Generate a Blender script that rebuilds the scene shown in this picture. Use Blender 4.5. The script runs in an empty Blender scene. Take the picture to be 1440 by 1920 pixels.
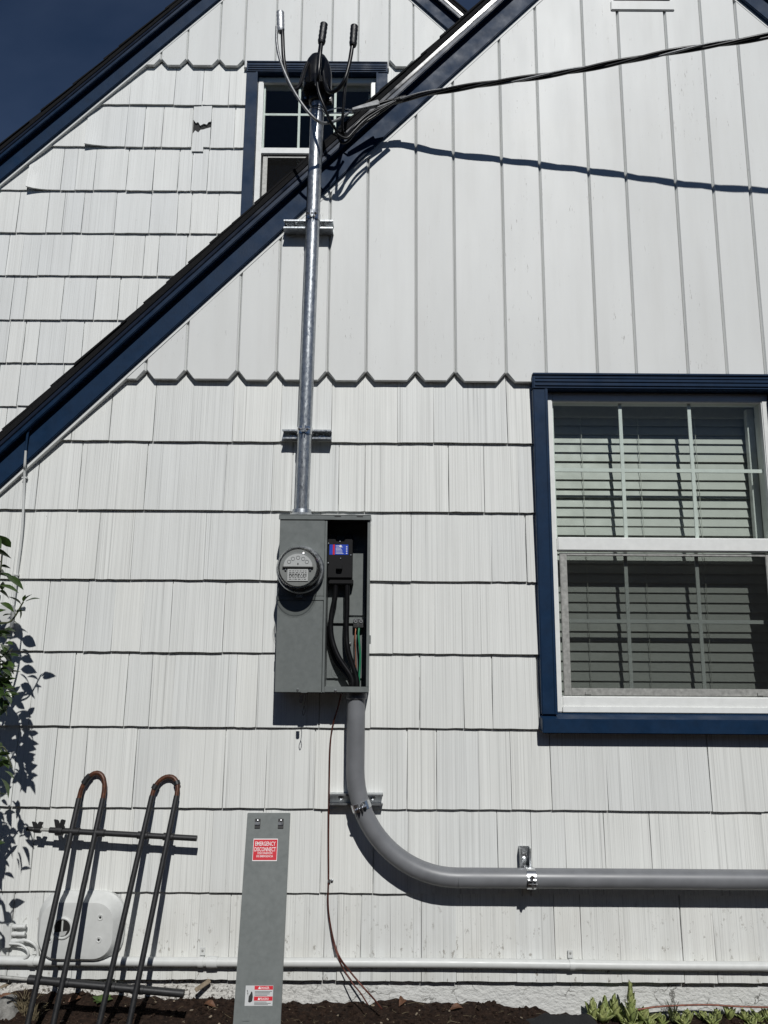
import bpy, bmesh, math, random
from mathutils import Vector, Matrix, noise
from math import radians, sin, cos, pi, sqrt

random.seed(7)
scene = bpy.context.scene
col = scene.collection

# ------------------------------------------------------------------ camera
FPX = 1400.0
PITCH, ROLL = radians(9.87), radians(0.388)
CAM = Vector((0.0, -3.185, 1.32))
FW = Vector((0, cos(PITCH), sin(PITCH)))
RT0 = Vector((1, 0, 0))
UP0 = RT0.cross(FW)
RT = RT0 * cos(ROLL) + UP0 * sin(ROLL)
UP = -RT0 * sin(ROLL) + UP0 * cos(ROLL)
cd = bpy.data.cameras.new('camera')
cam = bpy.data.objects.new('camera', cd)
col.objects.link(cam)
cd.sensor_fit = 'VERTICAL'
cd.sensor_height = 24.0
cd.lens = 24.0 * FPX / 1920.0
cd.clip_start = 0.05
cd.clip_end = 2000
M = Matrix((RT, UP, -FW)).transposed().to_4x4()
M.translation = CAM
cam.matrix_world = M
scene.camera = cam

# ------------------------------------------------------------------ light
RAY = Vector((-0.17, 1.0, -0.93)).normalized()      # the way sunlight travels
TO_SUN = -RAY
world = bpy.data.worlds.new('World')
scene.world = world
world.use_nodes = True
wn = world.node_tree
wn.nodes.clear()
wo = wn.nodes.new('ShaderNodeOutputWorld')
wb = wn.nodes.new('ShaderNodeBackground')
sky = wn.nodes.new('ShaderNodeTexSky')
sky.sky_type = 'NISHITA'
sky.sun_disc = False
sky.sun_elevation = math.asin(TO_SUN.z)
sky.sun_rotation = math.atan2(TO_SUN.x, TO_SUN.y)
sky.altitude = 2000
sky.air_density = 0.9
sky.dust_density = 0.0
sky.ozone_density = 5.0
wb.inputs['Strength'].default_value = 0.05
# thin high cirrus over the whole sky
tc = wn.nodes.new('ShaderNodeTexCoord')
mp_ = wn.nodes.new('ShaderNodeMapping')
mp_.inputs['Rotation'].default_value = (0.3, 0.5, 0.7)
mp_.inputs['Scale'].default_value = (1.3, 4.5, 3.0)
cn = wn.nodes.new('ShaderNodeTexNoise')
cn.inputs['Scale'].default_value = 1.6
cn.inputs['Detail'].default_value = 5
cn.inputs['Roughness'].default_value = 0.55
cr_ = wn.nodes.new('ShaderNodeMapRange')
cr_.inputs['From Min'].default_value = 0.36
cr_.inputs['From Max'].default_value = 0.72
cx_ = wn.nodes.new('ShaderNodeMix')
cx_.data_type = 'RGBA'
cx_.blend_type = 'ADD'
cx_.inputs[7].default_value = (0.50, 0.62, 0.90, 1)
wn.links.new(tc.outputs['Generated'], mp_.inputs['Vector'])
wn.links.new(mp_.outputs[0], cn.inputs['Vector'])
wn.links.new(cn.outputs['Fac'], cr_.inputs['Value'])
wn.links.new(cr_.outputs[0], cx_.inputs[0])
wn.links.new(sky.outputs['Color'], cx_.inputs[6])
wn.links.new(cx_.outputs[2], wb.inputs['Color'])
wn.links.new(wb.outputs[0], wo.inputs['Surface'])
sl = bpy.data.lights.new('sun', 'SUN')
sl.energy = 5.0
sl.angle = radians(0.5)
sl.color = (1.0, 0.99, 0.965)
so = bpy.data.objects.new('sun', sl)
col.objects.link(so)
so.rotation_euler = RAY.to_track_quat('-Z', 'Y').to_euler()
so.location = (2, -10, 12)
scene.view_settings.view_transform = 'Standard'
scene.view_settings.look = 'None'
scene.view_settings.exposure = -0.52
scene.view_settings.gamma = 1.0
scene.view_settings.use_curve_mapping = False


# ------------------------------------------------------------------ helpers
def px(x, y, d=0.02):
    """photo pixel -> point on the vertical plane d metres in front of the wall sheathing"""
    v = RT * (x - 720) - UP * (y - 960) + FW * FPX
    return CAM + v * ((-d - CAM.y) / v.y)


def V(x, d, z):
    return Vector((x, -d, z))


class MB:
    def __init__(self):
        self.v, self.f = [], []

    def add(self, vs, fs):
        o = len(self.v)
        self.v += [Vector(p) for p in vs]
        self.f += [tuple(i + o for i in q) for q in fs]
        return self

    def box(self, x0, x1, d0, d1, z0, z1):
        return self.hexa([V(x0, d0, z0), V(x1, d0, z0), V(x1, d1, z0), V(x0, d1, z0),
                          V(x0, d0, z1), V(x1, d0, z1), V(x1, d1, z1), V(x0, d1, z1)])

    def hexa(self, p):
        return self.add(p, [(0, 1, 2, 3), (7, 6, 5, 4), (0, 4, 5, 1), (1, 5, 6, 2), (2, 6, 7, 3), (3, 7, 4, 0)])

    def obox(self, c, ax, ay, az):
        """oriented box: centre and three half-extent vectors"""
        c, ax, ay, az = map(Vector, (c, ax, ay, az))
        return self.hexa([c - ax - ay - az, c + ax - ay - az, c + ax + ay - az, c - ax + ay - az,
                          c - ax - ay + az, c + ax - ay + az, c + ax + ay + az, c - ax + ay + az])

    def prism(self, poly, d0, d1):
        """poly: (x,z) outline, extruded from d0 to d1"""
        n = len(poly)
        vs = [V(x, d0, z) for x, z in poly] + [V(x, d1, z) for x, z in poly]
        fs = [tuple(range(n))[::-1], tuple(range(n, 2 * n))]
        fs += [(i, (i + 1) % n, (i + 1) % n + n, i + n) for i in range(n)]
        return self.add(vs, fs)

    def tube(self, pts, r, seg=10, cap=True):
        pts = [Vector(p) for p in pts]
        n = len(pts)
        rs = r if isinstance(r, (list, tuple)) else [r] * n
        t = [(pts[min(i + 1, n - 1)] - pts[max(i - 1, 0)]).normalized() for i in range(n)]
        a = Vector((0, 0, 1)) if abs(t[0].z) < 0.9 else Vector((1, 0, 0))
        s = t[0].cross(a).normalized()
        vs = []
        for i in range(n):
            s = (s - t[i] * s.dot(t[i])).normalized()
            b = t[i].cross(s)
            for k in range(seg):
                w = 2 * pi * k / seg
                vs.append(pts[i] + (s * cos(w) + b * sin(w)) * rs[i])
        fs = []
        for i in range(n - 1):
            for k in range(seg):
                k2 = (k + 1) % seg
                fs.append((i * seg + k, i * seg + k2, (i + 1) * seg + k2, (i + 1) * seg + k))
        if cap:
            fs.append(tuple(range(seg))[::-1])
            fs.append(tuple(range((n - 1) * seg, n * seg)))
        return self.add(vs, fs)

    def lathe(self, c, axis, prof, seg=32):
        """prof: (radius, offset along axis)"""
        c, axis = Vector(c), Vector(axis).normalized()
        a = Vector((0, 0, 1)) if abs(axis.z) < 0.9 else Vector((1, 0, 0))
        s = axis.cross(a).normalized()
        b = axis.cross(s)
        vs, fs = [], []
        for r, h in prof:
            for k in range(seg):
                w = 2 * pi * k / seg
                vs.append(c + axis * h + (s * cos(w) + b * sin(w)) * max(r, 1e-5))
        for i in range(len(prof) - 1):
            for k in range(seg):
                k2 = (k + 1) % seg
                fs.append((i * seg + k, i * seg + k2, (i + 1) * seg + k2, (i + 1) * seg + k))
        return self.add(vs, fs)

    def clip(self, co, no):
        """cut away everything on the side the normal points to"""
        bm = self.bm()
        g = bm.verts[:] + bm.edges[:] + bm.faces[:]
        r = bmesh.ops.bisect_plane(bm, geom=g, plane_co=co, plane_no=no, clear_outer=True, dist=1e-6)
        ed = [e for e in r['geom_cut'] if isinstance(e, bmesh.types.BMEdge)]
        if ed:
            bmesh.ops.edgeloop_fill(bm, edges=ed)
        bm.verts.index_update()
        self.v = [v.co.copy() for v in bm.verts]
        self.f = [tuple(v.index for v in f.verts) for f in bm.faces]
        bm.free()
        return self

    def bm(self):
        bm = bmesh.new()
        vv = [bm.verts.new(p) for p in self.v]
        for q in self.f:
            try:
                bm.faces.new([vv[i] for i in q])
            except ValueError:
                pass
        return bm

    def mirror(self, xc):
        self.v = [Vector((2 * xc - p.x, p.y, p.z)) for p in self.v]
        self.f = [q[::-1] for q in self.f]
        return self


WLOC = {}


def build(mb, name, mat, parent=None, smooth=False, bevel=0.0, angle=40, keep=False, seg=2):
    if not mb.f:
        return None
    lo = Vector((min(p.x for p in mb.v), min(p.y for p in mb.v), min(p.z for p in mb.v)))
    hi = Vector((max(p.x for p in mb.v), max(p.y for p in mb.v), max(p.z for p in mb.v)))
    loc = Vector(((lo.x + hi.x) / 2, (lo.y + hi.y) / 2, lo.z)) if not keep else Vector((0, 0, 0))
    mb.v = [p - loc for p in mb.v]
    bm = mb.bm()
    bmesh.ops.recalc_face_normals(bm, faces=bm.faces)
    if bevel:
        es = [e for e in bm.edges if len(e.link_faces) == 2 and e.calc_face_angle(0) > radians(35)]
        bmesh.ops.bevel(bm, geom=es, offset=bevel, segments=seg, affect='EDGES', clamp_overlap=True)
    me = bpy.data.meshes.new(name)
    bm.to_mesh(me)
    bm.free()
    if smooth:
        me.polygons.foreach_set('use_smooth', [True] * len(me.polygons))
        try:
            me.set_sharp_from_angle(angle=radians(angle))
        except Exception:
            pass
    me.materials.append(mat)
    o = bpy.data.objects.new(name, me)
    col.objects.link(o)
    put(o, loc, parent)
    return o


def put(o, loc, parent=None):
    WLOC[o.name] = loc.copy()
    if parent is not None:
        o.parent = parent
        o.location = loc - WLOC[parent.name]
    else:
        o.location = loc


def empty(name, loc, parent=None):
    o = bpy.data.objects.new(name, None)
    o.empty_display_size = 0.1
    col.objects.link(o)
    put(o, Vector(loc), parent)
    return o


def tag(o, label, cat, group=None):
    o['label'] = label
    o['category'] = cat
    if group:
        o['group'] = group
    return o


def kind(o, k):
    o['kind'] = k
    return o


def share(o, loc, parent=None, name=None, rot=None):
    c = o.copy()
    col.objects.link(c)
    if parent is not None:
        c.parent = parent
        c.location = loc - WLOC[parent.name]
    else:
        c.parent = None
        c.location = loc
    WLOC[c.name] = Vector(loc)
    if rot is not None:
        c.rotation_euler = rot
    return c


def smooth_path(pts, n=8):
    pts = [Vector(p) for p in pts]
    if len(pts) < 3:
        return pts
    P = [pts[0] * 2 - pts[1]] + pts + [pts[-1] * 2 - pts[-2]]
    out = []
    for i in range(1, len(P) - 2):
        a, b, c, d = P[i - 1], P[i], P[i + 1], P[i + 2]
        for k in range(n):
            t = k / n
            out.append(0.5 * ((2 * b) + (c - a) * t + (2 * a - 5 * b + 4 * c - d) * t * t + (3 * b - a - 3 * c + d) * t ** 3))
    out.append(pts[-1])
    return out


# ------------------------------------------------------------------ materials
class NT:
    def __init__(self, name):
        self.m = bpy.data.materials.new(name)
        self.m.use_nodes = True
        self.t = self.m.node_tree
        self.b = self.t.nodes['Principled BSDF']
        self.out = self.t.nodes['Material Output']

    def n(self, typ, **kw):
        x = self.t.nodes.new(typ)
        for k, v in kw.items():
            if k in x.inputs:
                x.inputs[k].default_value = v
            else:
                setattr(x, k, v)
        return x

    def l(self, a, b):
        self.t.links.new(a, b)

    def pos(self, scale, rnd=0.0):
        g = self.n('ShaderNodeNewGeometry')
        v = self.n('ShaderNodeVectorMath', operation='MULTIPLY')
        v.inputs[1].default_value = scale
        self.l(g.outputs['Position'], v.inputs[0])
        o = v.outputs[0]
        if rnd:
            i = self.n('ShaderNodeObjectInfo')
            m = self.n('ShaderNodeMath', operation='MULTIPLY')
            m.inputs[1].default_value = rnd
            self.l(i.outputs['Random'], m.inputs[0])
            a = self.n('ShaderNodeVectorMath', operation='ADD')
            self.l(o, a.inputs[0])
            self.l(m.outputs[0], a.inputs[1])
            o = a.outputs[0]
        return o

    def noise(self, scale, detail=3, rough=0.5, rnd=0.0, s=1.0):
        x = self.n('ShaderNodeTexNoise')
        x.inputs['Scale'].default_value = s
        x.inputs['Detail'].default_value = detail
        x.inputs['Roughness'].default_value = rough
        self.l(self.pos(scale, rnd), x.inputs['Vector'])
        return x.outputs['Fac']

    def ramp(self, fac, stops):
        r = self.n('ShaderNodeValToRGB')
        e = r.color_ramp.elements
        while len(e) < len(stops):
            e.new(0.5)
        for k, (p, c) in enumerate(stops):
            e[k].position = p
            e[k].color = (c, c, c, 1) if not isinstance(c, tuple) else (*c, 1)
        self.l(fac, r.inputs[0])
        return r.outputs[0]

    def mix(self, fac, a, b, mode='MIX'):
        x = self.n('ShaderNodeMix', data_type='RGBA', blend_type=mode)
        for s, val in ((x.inputs[0], fac), (x.inputs[6], a), (x.inputs[7], b)):
            if hasattr(val, 'is_linked'):
                self.l(val, s)
            elif isinstance(val, tuple):
                s.default_value = (*val, 1)
            else:
                s.default_value = val
        return x.outputs[2]

    def bump(self, h, strength, dist, normal=None):
        x = self.n('ShaderNodeBump')
        x.inputs['Strength'].default_value = strength
        x.inputs['Distance'].default_value = dist
        self.l(h, x.inputs['Height'])
        if normal is not None:
            self.l(normal, x.inputs['Normal'])
        return x.outputs['Normal']

    def set(self, **kw):
        for k, v in kw.items():
            k = k.replace('_', ' ')
            s = self.b.inputs[k]
            if hasattr(v, 'is_linked'):
                self.l(v, s)
            elif isinstance(v, tuple) and len(v) == 3:
                s.default_value = (*v, 1)
            else:
                s.default_value = v
        return self.m


def per_object(t, lo, hi):
    i = t.n('ShaderNodeObjectInfo')
    return t.ramp(i.outputs['Random'], [(0, lo), (1, hi)])


def mat_shingle(name, base, groove=1.0):
    t = NT(name)
    fine = t.noise((430, 3, 0.9), 2, 0.6, rnd=37)
    mid = t.noise((120, 3, 0.7), 2, 0.5, rnd=71)
    broad = t.noise((22, 3, 1.0), 2, 0.5, rnd=91)
    g1 = t.ramp(fine, [(0.32, 0.0), (0.52, 1.0)])
    g2 = t.ramp(mid, [(0.29, 0.0), (0.36, 1.0)])
    c = t.mix(1.0, base, t.ramp(fine, [(0.30, 1 - .22 * groove), (0.50, 1.0), (0.75, 1.05)]), 'MULTIPLY')
    c = t.mix(1.0, c, t.ramp(mid, [(0.29, 1 - .22 * groove), (0.37, 1.0)]), 'MULTIPLY')
    c = t.mix(1.0, c, t.ramp(broad, [(0.25, 0.94), (0.75, 1.03)]), 'MULTIPLY')
    c = t.mix(1.0, c, per_object(t, (0.94, 0.945, 0.95), (1.03, 1.025, 1.01)), 'MULTIPLY')
    # weathering specks and scuffs
    sp = t.ramp(t.noise((38, 30, 17), 4, 0.7, rnd=5), [(0.735, 0.0), (0.75, 1.0)])
    c = t.mix(sp, c, (0.22, 0.21, 0.19))
    st = t.ramp(t.noise((4, 4, 2.5), 4, 0.6), [(0.4, 0.0), (0.75, 0.12)])
    c = t.mix(st, c, (0.48, 0.47, 0.43))
    gz = t.n('ShaderNodeNewGeometry')
    sz = t.n('ShaderNodeSeparateXYZ')
    t.l(gz.outputs['Position'], sz.inputs[0])
    mz = t.n('ShaderNodeMapRange')
    mz.inputs['From Min'].default_value = 0.42
    mz.inputs['From Max'].default_value = 0.02
    mz.inputs['To Min'].default_value = 0.0
    mz.inputs['To Max'].default_value = 1.0
    t.l(sz.outputs['Z'], mz.inputs['Value'])
    dk = t.ramp(t.noise((48, 30, 26), 5, 0.75), [(0.60, 0.0), (0.66, 0.9)])
    c = t.mix(t.mix(1.0, dk, mz.outputs[0], 'MULTIPLY'), c, (0.17, 0.15, 0.12))
    wash = t.ramp(t.noise((9, 9, 5), 4, 0.6), [(0.35, 0.0), (0.7, 0.28)])
    c = t.mix(t.mix(1.0, wash, mz.outputs[0], 'MULTIPLY'), c, (0.36, 0.33, 0.27))
    n0 = t.bump(g1, 0.30, 0.0012)
    n1 = t.bump(g2, 0.22, 0.002, n0)
    n2 = t.bump(t.noise((7, 5, 3), 3), 0.35, 0.006, n1)
    return t.set(Base_Color=c, Roughness=0.55, Normal=n2)


def mat_board(name, base):
    t = NT(name)
    b = t.noise((5, 5, 1.3), 4, 0.6, rnd=50)
    c = t.mix(1.0, base, t.ramp(b, [(0.3, 0.95), (0.7, 1.03)]), 'MULTIPLY')
    c = t.mix(1.0, c, per_object(t, 0.97, 1.02), 'MULTIPLY')
    cr = t.ramp(t.noise((120, 20, 16), 4, 0.7, rnd=11), [(0.64, 0.0), (0.68, 1.0)])
    wh = t.ramp(t.noise((4, 3, 2.2), 4, 0.6), [(0.47, 0.05), (0.60, 0.9)])
    m = t.mix(1.0, cr, wh, 'MULTIPLY')
    c = t.mix(m, c, (0.33, 0.32, 0.30))
    dr = t.ramp(t.noise((14, 6, 0.9), 4, 0.6, rnd=23), [(0.45, 0.0), (0.8, 0.22)])
    c = t.mix(dr, c, (0.50, 0.49, 0.46))
    rv = t.ramp(t.noise((5, 3, 1.6), 3, 0.6), [(0.35, 0.49), (0.65, 0.55)])
    n1 = t.bump(t.noise((60, 20, 5), 4, 0.6), 0.16, 0.002)
    n2 = t.bump(t.noise((9, 5, 2.5), 3), 0.12, 0.006, n1)
    return t.set(Base_Color=c, Roughness=rv, Normal=n2, Specular_IOR_Level=0.40)


def mat_plain(name, base, rough=0.5, metal=0.0, var=0.12, bs=0.0, bd=0.001, sc=40, spec=None):
    t = NT(name)
    c = t.mix(1.0, base, t.ramp(t.noise((sc, sc, sc), 4, 0.6), [(0.3, 1 - var), (0.7, 1 + var * 0.6)]), 'MULTIPLY')
    kw = dict(Base_Color=c, Metallic=metal)
    kw['Roughness'] = t.ramp(t.noise((sc * .5, sc * .5, sc * .5), 3), [(0.3, max(rough - .07, .05)), (0.7, rough + .07)])
    if bs:
        kw['Normal'] = t.bump(t.noise((sc * 2, sc * 2, sc * 2), 4), bs, bd)
    if spec is not None:
        kw['Specular_IOR_Level'] = spec
    return t.set(**kw)


WHITE = (0.735, 0.745, 0.725)
M_SH = mat_shingle('painted_cedar_shake', WHITE)
M_SHR = mat_shingle('painted_cedar_shake_upper', (0.735, 0.745, 0.73), 0.8)
M_BD = mat_board('painted_board', (0.69, 0.70, 0.685))
def mat_trim():
    t = NT('blue_trim_paint')
    base = (0.0058, 0.023, 0.058)
    c = t.mix(1.0, base, t.ramp(t.noise((18, 18, 18), 5, 0.7), [(0.3, 0.82), (0.7, 1.18)]), 'MULTIPLY')
    sc = t.ramp(t.noise((26, 26, 26), 5, 0.75, rnd=3), [(0.68, 0.0), (0.74, 0.25)])
    c = t.mix(sc, c, (0.035, 0.05, 0.075))
    ch = t.ramp(t.noise((55, 55, 55), 3, 0.6, rnd=9), [(0.735, 0.0), (0.75, 1.0)])
    c = t.mix(ch, c, (0.004, 0.006, 0.010))
    n1 = t.bump(t.noise((150, 60, 60), 4, 0.7), 0.30, 0.0012)
    n2 = t.bump(t.noise((6, 6, 6), 3), 0.12, 0.006, n1)
    return t.set(Base_Color=c, Roughness=t.ramp(t.noise((12, 12, 12), 4), [(0.3, 0.42), (0.7, 0.66)]), Normal=n2, Specular_IOR_Level=0.16)


M_BLUE = mat_trim()
M_BLUEG = mat_plain('blue_gloss_paint', (0.0055, 0.020, 0.050), 0.42, 0, 0.2, 0.15, 0.001, 30, spec=0.2)
M_DRIP = mat_plain('drip_edge_metal', (0.012, 0.016, 0.028), 0.20, 0.0, 0.15, 0.08, 0.001, 20, spec=0.4)
M_ROOF = mat_plain('asphalt_shingle', (0.011, 0.011, 0.012), 0.9, 0, 0.5, 0.8, 0.002, 220, spec=0.15)
M_VINYL = mat_plain('white_vinyl', (0.76, 0.77, 0.75), 0.35, 0, 0.05)
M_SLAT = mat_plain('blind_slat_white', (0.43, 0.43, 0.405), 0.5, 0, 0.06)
M_CORD = mat_plain('blind_cord', (0.5, 0.5, 0.46), 0.8)
M_SCRF = mat_plain('screen_frame_aluminium', (0.36, 0.36, 0.34), 0.5, 0.2, 0.3, 0.2, 0.001, 60)
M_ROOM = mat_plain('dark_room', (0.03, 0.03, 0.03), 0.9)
M_GREY = mat_plain('grey_enclosure_paint', (0.150, 0.164, 0.160), 0.42, 0, 0.07, 0.04, 0.0005, 60)
M_PVC = mat_plain('grey_pvc', (0.165, 0.170, 0.180), 0.42, 0, 0.16, 0.08, 0.0008, 9)
M_BLK = mat_plain('black_plastic', (0.007, 0.007, 0.008), 0.30, 0, 0.2, spec=0.4)
M_RUB = mat_plain('black_cable_jacket', (0.006, 0.006, 0.007), 0.34, 0, 0.2, spec=0.35)
M_BRK = mat_plain('black_breaker', (0.007, 0.007, 0.008), 0.6, 0, 0.2, spec=0.25)
M_TAPE = mat_plain('black_tape', (0.005, 0.005, 0.006), 0.42, 0, 0.3, 0.6, 0.002, 160)
M_ALU = mat_plain('aluminium', (0.20, 0.205, 0.21), 0.6, 0.5, 0.2, 0.3, 0.001, 120)
M_WIREALU = mat_plain('stranded_aluminium', (0.22, 0.225, 0.23), 0.5, 0.6, 0.3, 0.5, 0.001, 200)
M_LUG = mat_plain('bright_aluminium', (0.55, 0.56, 0.57), 0.45, 0.6, 0.3, 0.5, 0.002, 150)
M_CU = mat_plain('dark_red_copper', (0.10, 0.028, 0.018), 0.45, 0.4, 0.35)  # dark red-brown copper tone for the ground wires
M_CUB = mat_plain('bright_copper', (0.55, 0.22, 0.13), 0.35, 0.8, 0.3)
M_CUG = mat_plain('dull_copper', (0.20, 0.075, 0.05), 0.5, 0.4, 0.6, 0.3, 0.001, 90)
M_GREEN = mat_plain('green_insulation', (0.012, 0.16, 0.075), 0.4)
M_IRON = mat_plain('black_painted_tube', (0.014, 0.014, 0.015), 0.5, 0, 0.4, 0.2, 0.0008, 90)
M_WPL = mat_plain('painted_plastic', (0.58, 0.59, 0.575), 0.42, 0, 0.06, 0.1, 0.001, 40)
M_RED = mat_plain('red_label', (0.56, 0.020, 0.035), 0.4, 0, 0.04)
M_INK = mat_plain('white_ink', (0.8, 0.8, 0.8), 0.5, 0, 0.02)
M_LBLW = mat_plain('white_label', (0.52, 0.53, 0.53), 0.5, 0, 0.03)
M_KINK = mat_plain('black_ink', (0.02, 0.02, 0.02), 0.5, 0, 0.02)
M_BLUEL = mat_plain('blue_label', (0.012, 0.055, 0.42), 0.4, 0, 0.03)
M_STONE = mat_plain('grey_stone', (0.22, 0.215, 0.20), 0.9, 0, 0.4, 0.8, 0.004, 45)
M_DRYL = mat_plain('dry_leaf', (0.12, 0.055, 0.028), 0.7, 0, 0.4, 0.4, 0.002, 70)
M_STRAW = mat_plain('dry_straw', (0.16, 0.13, 0.075), 0.8, 0, 0.3)
M_WOOD = mat_plain('weathered_wood', (0.26, 0.21, 0.15), 0.85, 0, 0.35, 0.5, 0.002, 80)
M_FAB = mat_plain('black_landscape_fabric', (0.010, 0.010, 0.011), 0.85, 0, 0.3, 0.4, 0.002, 120)
M_PLATE = mat_plain('meter_face', (0.24, 0.25, 0.245), 0.45, 0, 0.08)
M_CHROME = mat_plain('zinc_plated', (0.66, 0.67, 0.68), 0.22, 0.95, 0.15, 0.1, 0.001, 40)


def mat_galv():
    t = NT('galvanised_steel')
    sp = t.noise((70, 70, 45), 4, 0.65)
    c = t.ramp(sp, [(0.3, (0.30, 0.32, 0.34)), (0.5, (0.42, 0.44, 0.455)), (0.72, (0.55, 0.57, 0.58))])
    rg = t.ramp(t.noise((130, 130, 60), 4, 0.7), [(0.3, 0.22), (0.7, 0.46)])
    n = t.bump(t.noise((90, 90, 50), 4, 0.6), 0.35, 0.0008)
    return t.set(Base_Color=c, Roughness=rg, Metallic=0.85, Normal=n)


M_GALV = mat_galv()


def mat_rust():
    t = NT('rusty_steel_tube')
    c = t.ramp(t.noise((80, 80, 80), 5, 0.7), [(0.3, (0.03, 0.012, 0.008)), (0.5, (0.075, 0.026, 0.012)), (0.7, (0.14, 0.052, 0.02))])
    return t.set(Base_Color=c, Roughness=0.45, Metallic=0.2)


M_RUST = mat_rust()


def mat_glass(name, tint, fac=1.0):
    t = NT(name)
    t.t.nodes.remove(t.b)
    tr = t.n('ShaderNodeBsdfTransparent')
    tr.inputs['Color'].default_value = (*tint, 1)
    gl = t.n('ShaderNodeBsdfGlossy')
    gl.inputs['Roughness'].default_value = 0.03
    lw = t.n('ShaderNodeLayerWeight')
    lw.inputs['Blend'].default_value = 0.5
    pw = t.n('ShaderNodeMath', operation='POWER')
    pw.inputs[1].default_value = 4.0
    t.l(lw.outputs['Facing'], pw.inputs[0])
    m = t.n('ShaderNodeMath', operation='MULTIPLY_ADD')
    m.inputs[1].default_value = 0.9
    m.inputs[2].default_value = 0.03 * fac
    t.l(pw.outputs[0], m.inputs[0])
    mx = t.n('ShaderNodeMixShader')
    t.l(m.outputs[0], mx.inputs[0])
    t.l(tr.outputs[0], mx.inputs[1])
    t.l(gl.outputs[0], mx.inputs[2])
    t.l(mx.outputs[0], t.out.inputs['Surface'])
    return t.m


M_GLASS = mat_glass('window_glass', (0.925, 0.95, 0.935))
M_DOME = mat_glass('meter_glass', (0.95, 0.95, 0.94), 1.5)


def mat_screen():
    t = NT('insect_screen')
    tr = t.n('ShaderNodeBsdfTransparent')
    tr.inputs['Color'].default_value = (1, 1, 1, 1)
    di = t.n('ShaderNodeBsdfDiffuse')
    di.inputs['Color'].default_value = (0.02, 0.02, 0.02, 1)
    mx = t.n('ShaderNodeMixShader')
    mx.inputs[0].default_value = 0.27
    t.l(tr.outputs[0], mx.inputs[1])
    t.l(di.outputs[0], mx.inputs[2])
    t.l(mx.outputs[0], t.out.inputs['Surface'])
    return t.m


M_SCREEN = mat_screen()


def mat_concrete():
    t = NT('painted_rough_concrete')
    vo = t.n('ShaderNodeTexVoronoi', feature='DISTANCE_TO_EDGE')
    vo.inputs['Scale'].default_value = 1.0
    wv = t.n('ShaderNodeVectorMath', operation='ADD')
    t.l(t.pos((9, 9, 16)), wv.inputs[0])
    nz = t.n('ShaderNodeTexNoise')
    nz.inputs['Scale'].default_value = 1
    nz.inputs['Detail'].default_value = 5
    t.l(t.pos((22, 22, 22)), nz.inputs['Vector'])
    t.l(nz.outputs['Color'], wv.inputs[1])
    t.l(wv.outputs[0], vo.inputs['Vector'])
    crack = t.ramp(vo.outputs['Distance'], [(0.0, 1.0), (0.035, 0.0)])
    msk = t.ramp(t.noise((5, 5, 8), 3), [(0.5, 0.0), (0.6, 1.0)])
    crack = t.mix(1.0, crack, msk, 'MULTIPLY')
    peb = t.ramp(t.noise((95, 95, 95), 3, 0.6), [(0.36, 0.0), (0.46, 1.0)])
    g = t.n('ShaderNodeNewGeometry')
    sx = t.n('ShaderNodeSeparateXYZ')
    t.l(g.outputs['Position'], sx.inputs[0])
    mr = t.n('ShaderNodeMapRange')
    mr.inputs['From Min'].default_value = -0.75
    mr.inputs['From Max'].default_value = -0.1
    mr.inputs['To Min'].default_value = 0.95
    mr.inputs['To Max'].default_value = 0.12
    t.l(sx.outputs['X'], mr.inputs['Value'])
    bare = t.mix(peb, (0.10, 0.085, 0.07), (0.62, 0.60, 0.56))
    c = t.mix(mr.outputs[0], (0.60, 0.605, 0.585), bare)
    c = t.mix(crack, c, (0.10, 0.095, 0.085))
    n1 = t.bump(t.noise((30, 30, 45), 5, 0.65), 0.8, 0.012)
    n2 = t.bump(t.noise((110, 110, 110), 3, 0.6), 0.5, 0.004, n1)
    return t.set(Base_Color=c, Roughness=0.85, Normal=n2)


M_CONC = mat_concrete()


def mat_soil():
    t = NT('dark_garden_soil')
    c = t.ramp(t.noise((60, 60, 60), 6, 0.7), [(0.3, (0.008, 0.005, 0.004)), (0.5, (0.026, 0.015, 0.010)), (0.7, (0.055, 0.033, 0.022))])
    fl = t.ramp(t.noise((150, 150, 150), 2, 0.5), [(0.70, 0.0), (0.73, 1.0)])
    c = t.mix(fl, c, (0.17, 0.13, 0.09))
    n = t.bump(t.noise((80, 80, 80), 6, 0.75), 1.0, 0.012)
    return t.set(Base_Color=c, Roughness=0.95, Normal=n, Specular_IOR_Level=0.2)


M_SOIL = mat_soil()


def mat_leaf(name, a, b, rough=0.35, trans=0.25):
    t = NT(name)
    i = t.n('ShaderNodeObjectInfo')
    c = t.ramp(i.outputs['Random'], [(0, a), (1, b)])
    c = t.mix(1.0, c, t.ramp(t.noise((60, 60, 60), 3), [(0.3, 0.8), (0.7, 1.15)]), 'MULTIPLY')
    t.set(Base_Color=c, Roughness=rough)
    tl = t.n('ShaderNodeBsdfTranslucent')
    t.l(c, tl.inputs['Color'])
    mx = t.n('ShaderNodeMixShader')
    mx.inputs[0].default_value = trans
    t.l(t.b.outputs[0], mx.inputs[1])
    t.l(tl.outputs[0], mx.inputs[2])
    t.l(mx.outputs[0], t.out.inputs['Surface'])
    return t.m


M_LEAF = mat_leaf('shrub_leaf', (0.022, 0.045, 0.012), (0.055, 0.095, 0.022), 0.3, 0.2)
M_SUCC = mat_leaf('succulent_leaf', (0.20, 0.25, 0.075), (0.34, 0.37, 0.14), 0.5, 0.12)
M_GRASS = mat_leaf('weed_leaf', (0.07, 0.13, 0.03), (0.13, 0.20, 0.05), 0.5, 0.3)
M_STEM = mat_plain('shrub_stem', (0.05, 0.06, 0.025), 0.7)

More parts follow.
